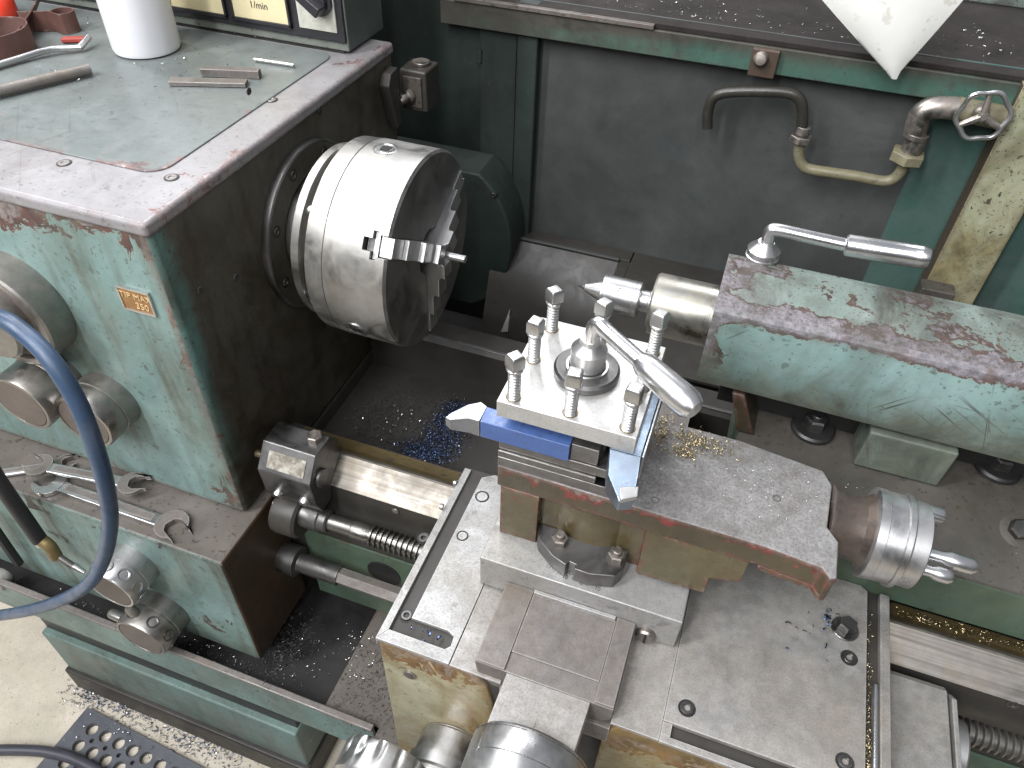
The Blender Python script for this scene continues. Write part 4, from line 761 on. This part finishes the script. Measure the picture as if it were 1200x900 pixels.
for i in range(60):
    an = 2*math.pi*i/60+math.radians(8); rr = .0245*(1+.055*math.cos(an*6-math.pi*.45)); rim.append(vc+(u*math.cos(an)+w_*math.sin(an))*rr)
wr = MB(); n = len(rim)
for i, p in enumerate(rim):
    r_ = (p-vc).normalized()
    for k in range(10): an = 2*math.pi*k/10; wr.v.append(p+r_*math.cos(an)*.0028+d*math.sin(an)*.0034)
for i in range(n):
    for k in range(10): wr.f.append((i*10+k, ((i+1) % n)*10+k, ((i+1) % n)*10+(k+1) % 10, i*10+(k+1) % 10))
wr.obj('wheel_rim', 'bright', vv)
for an in (35, 155, 275):
    an = math.radians(an); e = vc+(u*math.cos(an)+w_*math.sin(an))*.0235*-1; MB().tube([vc, e], lambda t: .0042-.001*t, 10, sub=1).obj('spoke', 'fitting', vv)
MB().lathe([(0, 0), (.006, 0), (.006, .003), (.0035, .0032), (.0035, .006), (0, .006)], vc, d, 6).obj('hub_nut', 'fitting', vv)
# ---------------- white pointed sheet hanging over the shelf
wc = MB(); ap_ = PY(1047, 93, .325); L0, R0 = PY(958, -8, .335), PY(1139, -8, .335); top = .10
rows = 14; cols = 16; th = .002
for side in (0, 1):
    for i in range(rows+1):
        t = i/rows; l = ap_.lerp(L0, t*1.5); r_ = ap_.lerp(R0, t*1.5)
        for j in range(cols+1):
            s = j/cols; p = l.lerp(r_, s); bul = math.sin(math.pi*(.18+.82*s))*.035*t**.8
            p = p+Vector((0, -bul+.02*t*t, 0)); 
            if i == 0: p = ap_+Vector(((s-.5)*.006, 0, .001*abs(s-.5)))
            wc.v.append(p+Vector((0, th*side, 0)))
K = (rows+1)*(cols+1)
for i in range(rows):
    for j in range(cols):
        a = i*(cols+1)+j; wc.f += [(a, a+1, a+cols+2, a+cols+1), (K+a, K+a+cols+1, K+a+cols+2, K+a+1)]
for i in range(rows):
    a = i*(cols+1); b = a+cols; wc.f += [(a, a+cols+1, K+a+cols+1, K+a), (b, K+b, K+b+cols+1, b+cols+1)]
for j in range(cols): wc.f += [(j, K+j, K+j+1, j+1)]; a = rows*(cols+1)+j; wc.f += [(a, a+1, K+a+1, K+a)]
tag(wc.obj('plastic_sheet', 'cloth', ang=60), 'white oil spotted plastic sheet, its pointed corner hanging over the shelf edge', 'sheet')
# ================================================================== SMALL THINGS ON THE HEADSTOCK
HL = HT+.0024
b0 = PZ(170, 62, HL)
bt = thing('plastic_bottle', 'plain white plastic bottle standing on the headstock lid', 'bottle', (b0.x-.006, b0.y+.012, HL))
MB().lathe([(0, 0), (.031, 0), (.0345, .0012), (.0358, .005), (.0360, .12), (.034, .135), (.016, .155), (.0145, .157), (.0145, .172), (0, .172)], bt.location, (0, 0, 1), 64).obj('bottle_body', 'whitepl', bt)
MB().lathe([(0, .1722), (.0165, .1722), (.0165, .192), (0, .193)], bt.location, (0, 0, 1), 32).obj('cap', 'whitepl', bt)
a, b = PZ(-30, 122, HL), PZ(108, 88, HL); up = Vector((0, 0, .0062))
rb = MB().tube([a+up, a.lerp(b, .5)+up, b+up], .0055, 18, sub=1).obj('round_bar', 'platedk', bev=.0006); tag(rb, 'straight thick dark steel bar lying on the headstock lid', 'bar')
rb2 = MB().tube([PZ(-30, 90, HL)+Vector((0, 0, .0042)), PZ(20, 75, HL)+Vector((0, 0, .0045)), PZ(60, 65, HL)+Vector((0, 0, .006)), PZ(93, 61, HL)+Vector((0, 0, .0045)), PZ(97, 60, HL)+Vector((0, 0, .0055)), PZ(108, 54, HL)+Vector((0, 0, .010))], .0034, 14).obj('bent_rod', 'bright'); tag(rb2, 'thin bright rod with a bent end lying beside the round bar', 'rod')
def bar(name, px, w_, h, label, mat='platedk'):
    a, b = PZ(*px[0], HL), PZ(*px[1], HL); d = b-a; L_ = d.length; an = math.atan2(d.y, d.x)
    o = MB().box(0, L_, 0, w_, 0, h).xf(Matrix.Translation(a+Vector((0, 0, .0002))) @ Matrix.Rotation(an, 4, 'Z')).obj(name, mat, bev=.0005); tag(o, label, 'key bar', 'steel key bars on the headstock')
bar('key_bar', ((198, 101), (288, 103)), .013, .0042, 'flat polished key bar lying nearest the lid centre, beside the square one')
bar('key_bar', ((236, 90), (304, 93)), .010, .0080, 'thick dull square key bar between the flat bar and the thin pin')
a, b = PZ(299, 72, HL)+Vector((0, 0, .0022)), PZ(345, 79, HL)+Vector((0, 0, .0022))
tag(MB().tube([a, b], .0020, 12, sub=1).obj('dowel_pin', 'bright'), 'thin bright dowel pin lying below the control box', 'pin')
# belts
def strip(name, pts, w_, th, mat, label, cat, grp=None, tilt=(0, 0, 1)):
    m = MB(); pts = [Vector(p) for p in pts]; T = Vector(tilt).normalized()
    P = [pts[0]*2-pts[1]]+pts+[pts[-1]*2-pts[-2]]; q = []
    for i in range(1, len(P)-2):
        for k in range(8):
            t = k/8; a, b, c, d = P[i-1], P[i], P[i+1], P[i+2]; q.append(.5*((2*b)+(c-a)*t+(2*a-5*b+4*c-d)*t*t+(3*b-a-3*c+d)*t**3))
    q.append(pts[-1]); n = len(q)
    for i, p in enumerate(q):
        t = (q[min(i+1, n-1)]-q[max(i-1, 0)]).normalized(); nn = t.cross(T).normalized()
        for a_, b_ in ((0, 0), (1, 0), (1, 1), (0, 1)): m.v.append(p+T*w_*a_+nn*th*b_)
    for i in range(n-1):
        for k in range(4): m.f.append((i*4+k, i*4+(k+1) % 4, (i+1)*4+(k+1) % 4, (i+1)*4+k))
    m.f += [(0, 1, 2, 3), ((n-1)*4+3, (n-1)*4+2, (n-1)*4+1, (n-1)*4)]
    o = m.obj(name, mat, bev=.0004); tag(o, label, cat, grp); return o
c = PZ(2, 62, HL); pts = [c+Vector((math.cos(t)*.030, math.sin(t)*.036, 0)) for t in [math.radians(x) for x in range(-100, 175, 25)]]
strip('abrasive_strip', pts, .026, .0016, 'leather', 'brown strip curled on edge at the lid border beside the bent rod', 'strip', 'curled brown strips')
c = PZ(62, 38, HL); pts = [c+Vector((-.030+.006*i, -.010+.0030*i, 0)) for i in range(6)]+[c+Vector((.012+.011*math.cos(t), .012+.011*math.sin(t), 0)) for t in [math.radians(x) for x in range(-70, 240, 30)]]
strip('abrasive_strip', pts, .022, .0016, 'leather', 'brown strip rolled into an open tube beside the white bottle', 'strip', 'curled brown strips')
a, b = PZ(22, 45, HL), PZ(60, 12, HL)
strip('abrasive_strip', [a+Vector((0, 0, .002)), a.lerp(b, .5)+Vector((0, .004, .012)), b+Vector((0, 0, .026))], .028, .0016, 'leather', 'brown strip leaning up against the control box', 'strip', 'curled brown strips', tilt=(.7, -.5, .5))
c = PZ(86, 46, HL+.003); 
tag(MB().box(-.012, .012, -.0045, .0045, 0, .005).xf(Matrix.Translation((c.x, c.y, HL+.0003)) @ Matrix.Rotation(.55, 4, 'Z')).obj('rag_scrap', 'redd', bev=.0015), 'small dark red folded scrap in front of the rolled strip', 'scrap')
c = PZ(6, 18, HL)
rc = thing('red_spray_cap', 'glossy red plastic cap lying at the back of the headstock lid', 'cap', (c.x, c.y, HL))
MB().lathe([(0, 0), (.015, 0), (.016, .002), (.0155, .016), (.013, .020), (0, .021)], c+Vector((0, 0, .0002)), (0, 0, 1), 40).obj('cap_shell', 'red', rc)
# ================================================================== SPANNERS ON THE LEDGE
def spanner(p0, p1, wj, ws, z, label, h=.006, a0=15, a1=15):
    """open ended spanner between two pixels on the ledge"""
    a, b = PZ(*p0, LZ), PZ(*p1, LZ); d = b-a; L_ = d.length; an = math.atan2(d.y, d.x)
    def head(cx, sg, tilt):
        R = wj; out = []; gap = R*.56
        for k in range(25):
            t = math.radians(-150+300*k/24); out.append((R*math.cos(t)*-1.05, R*math.sin(t)))
        jaw = [(R*.86, gap), (R*.1, gap), (-R*.22, gap*.5), (-R*.22, -gap*.5), (R*.1, -gap), (R*.86, -gap)]
        # head outline: back arc then jaw notch opening along +x
        arc = [(R*math.cos(math.radians(t)), R*math.sin(math.radians(t))) for t in range(32, 329, 12)]
        poly = arc+[(R*1.12, -gap)]+[(x, y) for x, y in jaw[::-1][1:-1]]+[(R*1.12, gap)]
        c_, s_ = math.cos(math.radians(tilt)), math.sin(math.radians(tilt))
        return [(cx+sg*(x*c_-y*s_), x*s_+y*c_) for x, y in poly]
    t = thing('spanner', label, 'spanner', (a.x, a.y, LZ), 'open ended spanners on the gearbox ledge')
    T = Matrix.Translation((a.x, a.y, LZ+z)) @ Matrix.Rotation(an, 4, 'Z')
    MB().prism(head(0, -1, a0), 2, 0, h).xf(T).obj('jaw', 'platedk' if z > .004 else 'bright', t, .0012)
    MB().prism(head(L_, 1, a1), 2, 0, h).xf(T).obj('jaw', 'platedk', t, .0012)
    MB().box(wj*.8, L_-wj*.8, -ws, ws, h*.12, h*.88).xf(T).obj('shank', 'bright', t, .002, 3)
    MB().box(wj*1.3, L_-wj*1.3, -ws*.55, ws*.55, h*.88, h*.95).xf(T).obj('recessed_panel', 'platedk', t, .0003)
spanner((52, 556), (160, 577), .0155, .0072, .0125, 'smaller open ended spanner lying across the longer one on the ledge', .0055)
spanner((60, 568), (203, 618), .0185, .0078, .0005, 'longer open ended spanner lying flat on the ledge beneath the smaller one', .0062, 15, -25)
spanner((-20, 560), (78, 546), .0125, .006, .0005, 'dull spanner against the headstock foot, partly under the smaller spanner', .006)
# ================================================================== HOSES
hz = MB().tube([PY(-60, 372, -.30), PY(-5, 372, -.305), PY(30, 392, -.31), PY(62, 425, -.318), PY(90, 470, -.324), PY(110, 520, -.33), PY(124, 570, -.332), PY(129, 615, -.332), PY(121, 655, -.334), PY(104, 684, -.338), PY(70, 704, -.342), PY(20, 718, -.345), PY(-60, 728, -.35)], .0072, 18, sub=8).obj('blue_air_hose', 'hose'); tag(hz, 'blue rubber air hose looping down in front of the headstock knobs', 'hose')
ag = thing('air_blow_gun', 'black air nozzle with a brass elbow and steel tip hanging on the gearbox front', 'air nozzle', (-.26, -.295, -.33))
yq = -.298
MB().tube([PY(-14, 545, yq), PY(8, 578, yq), PY(46, 632, yq)], .0085, 16).obj('rubber_sleeve', 'hosedk', ag)
MB().tube([PY(44, 629, yq), PY(50, 637, yq)], .0072, 16, sub=1).obj('ferrule', 'bright', ag)
MB().tube([PY(49, 633, yq), PY(58, 640, yq), PY(66, 652, yq)], .0072, 16).obj('brass_elbow', 'brass', ag)
MB().tube([PY(65, 650, yq), PY(86, 664, yq)], .0042, 14, sub=1).obj('nozzle_tube', 'thread', ag)
MB().tube([PY(86, 663, yq), PY(99, 671, yq)], lambda t: .0046-.0014*t, 14, sub=1).obj('nozzle_tip', 'bright', ag)
gl = thing('gear_lever', 'black flat lever bar with a pale knob at the gearbox edge', 'lever', (-.3, -.30, -.38))
MB().tube([PY(-20, 600, -.292), PY(22, 660, -.292)], .006, 8, sub=1).obj('lever_bar', 'hosedk', gl)
MB().lathe([(0, 0), (.012, 0), (.014, .003), (.014, .016), (.011, .02), (0, .02)], PY(8, 672, -.29), (0, -1, 0), 28).obj('lever_knob', 'plate', gl)
# ================================================================== MAT, CABLE
mt = thing('rubber_mat', 'dark rubber anti fatigue mat with round holes on the concrete floor', 'mat', (-.3, -.4, -1))
mc = PZ(103, 829, -.99); mu = PZ(60, 880, -.99)-mc; mu.z = 0; mv = PZ(200, 872, -.99)-mc; mv.z = 0
eu = mu.normalized(); ev = (mv-eu*mv.dot(eu)).normalized()
def mp(a, b, z): q = mc+eu*a+ev*b; return (q.x, q.y, z)
def matplate(b0, b1, a0, a1): return [mp(a0, b0, 0)[:2], mp(a0, b1, 0)[:2], mp(a1, b1, 0)[:2], mp(a1, b0, 0)[:2]]
H0 = [PZ(x, y, -.99) for x, y in ((108, 855), (123, 864), (138, 873), (92, 874), (108, 882))]
loc = [((h-mc).dot(eu), (h-mc).dot(ev)) for h in H0]
pa = abs(loc[3][0]-loc[0][0]) or .05; pb = abs(loc[2][1]-loc[0][1])/2 or .05
pa = .0316; pb = .0313
slab = MB().prism(matplate(0, 1.2, 0, .9), 2, -.9995, -.988).obj('slab', 'rubber', mt)
cut = MB()
for i in range(6):
    for j in range(10):
        a_ = loc[0][0]+i*pa; b_ = loc[0][1]+j*pb
        q = mp(a_, b_, 0); cut.lathe([(0, -1.01), (.0108, -1.01), (.0108, -.98), (0, -.98)], (q[0], q[1], 0), (0, 0, 1), 20)
        q = mp(a_+pa*.5, b_+pb*.5, 0); cut.lathe([(0, -1.01), (.0042, -1.01), (.0042, -.98), (0, -.98)], (q[0], q[1], 0), (0, 0, 1), 14)
boolean(slab, [cut.obj('c', 'rubber')])
cbz = -.978
cb_ = MB().tube([PZ(-40, 880, cbz), PZ(20, 879, cbz), PZ(60, 882, cbz), PZ(95, 893, cbz), PZ(130, 915, cbz), PZ(160, 950, cbz)], .0095, 14).obj('power_cable', 'rubber_d'); tag(cb_, 'thick dark power cable crossing the rubber mat', 'cable')
# ================================================================== SWARF
def swarf(name, label, mat, spots, n, size, curl=.5, seed=1):
    """spots: list of (centre, u, v): chips scattered over centre + a*u + b*v with gaussian a, b"""
    rnd = random.Random(seed); m = MB()
    for k in range(n):
        c, u, v = rnd.choice(spots); c = Vector(c)+Vector(u)*max(-1.6, min(1.6, rnd.gauss(0, .55)))+Vector(v)*max(-1.6, min(1.6, rnd.gauss(0, .55)))
        s = size*rnd.uniform(.4, 1.5); a = rnd.uniform(0, 6.28); h = Vector((math.cos(a), math.sin(a), rnd.uniform(-.1, .4))); sd_ = Vector((-h.y, h.x, rnd.uniform(-.3, .5)))
        c = c+Vector((0, 0, rnd.uniform(0, size*.7)))
        if rnd.random() < curl:
            p = []; 
            for i in range(5): t = i*.9; p.append(c+h*(math.cos(t)*s*.5)+Vector((0, 0, abs(math.sin(t))*s*.5+.0001))+sd_*s*.12*i)
            w_ = sd_*s*.25
            vs = [q for q in p]+[q+w_ for q in p]; m.add(vs, [(i, i+1, i+6, i+5) for i in range(4)])
        else:
            w_ = sd_*s*rnd.uniform(.1, .3); m.add([c, c+h*s, c+h*s+w_, c+w_*.6+Vector((0, 0, s*.2))], [(0, 1, 2), (0, 2, 3)])
    o = m.obj(name, mat, ang=80); tag(o, label, 'swarf', kind='stuff'); return o
def zs(px, py, z, ru, rv): c = PZ(px, py, z); return (c, (ru, 0, 0), (0, rv, 0))
CFZ = -.2718
swarf('blue_swarf', 'pile of fine blue black chips on the bed floor under the chuck', 'chipblue', [zs(515, 520, CFZ, .024, .030), zs(525, 500, CFZ, .022, .030), zs(495, 530, CFZ, .030, .014), zs(535, 485, CFZ, .020, .02)], 7000, .0022, .3, 1)
swarf('black_swarf', 'black grit mixed through the blue chips on the bed floor', 'crumb', [zs(515, 515, CFZ, .03, .035), zs(470, 490, CFZ, .05, .05), zs(430, 500, CFZ, .03, .05)], 2500, .0024, .3, 21)
swarf('bed_swarf', 'loose bright curls scattered on the dark bed floor', 'chipsteel', [zs(480, 500, CFZ, .05, .05), zs(455, 490, CFZ, .03, .03), zs(510, 520, CFZ, .04, .04)], 90, .0032, .7, 2)
swarf('brass_swarf', 'golden brass chips heaped on the compound slide', 'chipgold', [zs(805, 515, TZ+.0003, .016, .012), zs(830, 520, TZ+.0003, .022, .010), zs(800, 530, TZ+.0003, .012, .008), zs(775, 505, TZ+.0003, .008, .02)], 900, .0022, .5, 3)
swarf('brass_dust', 'sparse bright specks spread over the compound top', 'chipsteel', [zs(850, 570, TZ+.0003, .06, .03), zs(800, 540, TZ+.0003, .05, .03), zs(920, 570, TZ+.0003, .04, .03)], 500, .0011, .2, 4)
swarf('tray_swarf', 'dark chips lying in the tray and below the gearbox', 'crumb', [zs(340, 760, -.46, .03, .05), zs(330, 745, -.50, .05, .04)], 700, .003, .4, 5)
swarf('tray_glints', 'bright chips glinting in the dark chip tray', 'chipsteel', [zs(345, 770, -.504, .05, .05), zs(420, 760, -.4718, .03, .03), zs(120, 720, -.504, .25, .012), zs(250, 765, -.504, .1, .012)], 420, .0026, .4, 6)
swarf('plate_grit', 'dark grit scattered over the drip plate', 'crumb', [zs(425, 800, -.4718, .03, .06), zs(450, 840, -.4718, .04, .04)], 600, .0022, .4, 7)
swarf('floor_swarf', 'blue and bright chips swept along the foot of the pedestal', 'chipblue', [zs(110, 812, -.9995, .04, .03), zs(145, 830, -.9995, .06, .02), zs(215, 860, -.9995, .08, .03), zs(260, 880, -.9995, .1, .03)], 1500, .0038, .4, 8)
swarf('floor_glints', 'bright curled chips on the floor by the mat', 'chipsteel', [zs(190, 850, -.9995, .1, .03), zs(240, 875, -.9995, .1, .04), zs(100, 815, -.9995, .05, .03), zs(150, 850, -.987, .12, .05)], 300, .0048, .6, 9)
swarf('shelf_swarf', 'pale chips sprinkled along the overhead shelf', 'chipsteel', [zs(860, 15, .1392, .15, .05), zs(780, 5, .1392, .1, .04), zs(1150, 50, .1392, .07, .06), zs(850, 25, .1392, .2, .006)], 300, .0026, .3, 10)
swarf('lid_crumbs', 'small dark crumbs and specks on the headstock lid', 'crumb', [zs(150, 110, HL, .06, .05), zs(230, 95, HL, .06, .05), zs(100, 45, HL, .07, .03), zs(280, 60, HL, .06, .04)], 50, .0024, .4, 11)
swarf('lid_glints', 'bright chips beside the bars on the headstock lid', 'chipsteel', [zs(70, 85, HL, .03, .012), zs(100, 25, HL, .05, .015), zs(200, 75, HL, .05, .04), zs(300, 40, HL, .08, .01)], 110, .0028, .5, 12)
swarf('base_swarf', 'bright specks on the grimy tailstock base', 'chipsteel', [zs(1100, 600, -.108, .08, .02), zs(1000, 560, -.10, .05, .02), zs(1150, 620, -.112, .08, .02)], 160, .0018, .3, 13)
swarf('channel_swarf', 'golden chips packed in the oil channel behind the V way', 'chipgold', [zs(1080, 727, -.2065, .05, .004), zs(1150, 745, -.2065, .06, .004)], 420, .0022, .4, 14)
swarf('saddle_swarf', 'fine chips caught in the groove and beside the rail of the saddle', 'chipgold', [((SX1-.0105, -.22, SZ-.0038), (.0020, 0, 0), (0, .06, 0)), ((SX1-.0105, -.29, SZ-.0038), (.0020, 0, 0), (0, .03, 0))], 420, .0017, .3, 15)
swarf('wing_curls', 'a few blue and bright curls lying on the saddle plates', 'chipblue', [zs(972, 722, SZ+.0014, .006, .01), zs(950, 745, SZ+.0014, .03, .02), zs(500, 745, SZ-.003, .015, .004)], 40, .004, .9, 16)
swarf('bed_way_swarf', 'loose bright chips on the rear way below the live centre', 'chipsteel', [zs(745, 385, -.1995, .02, .02), zs(790, 430, -.1995, .03, .03), zs(760, 400, -.1995, .04, .03)], 140, .0028, .5, 17)
for o in bpy.data.objects:
    if '_o' in o: del o['_o']
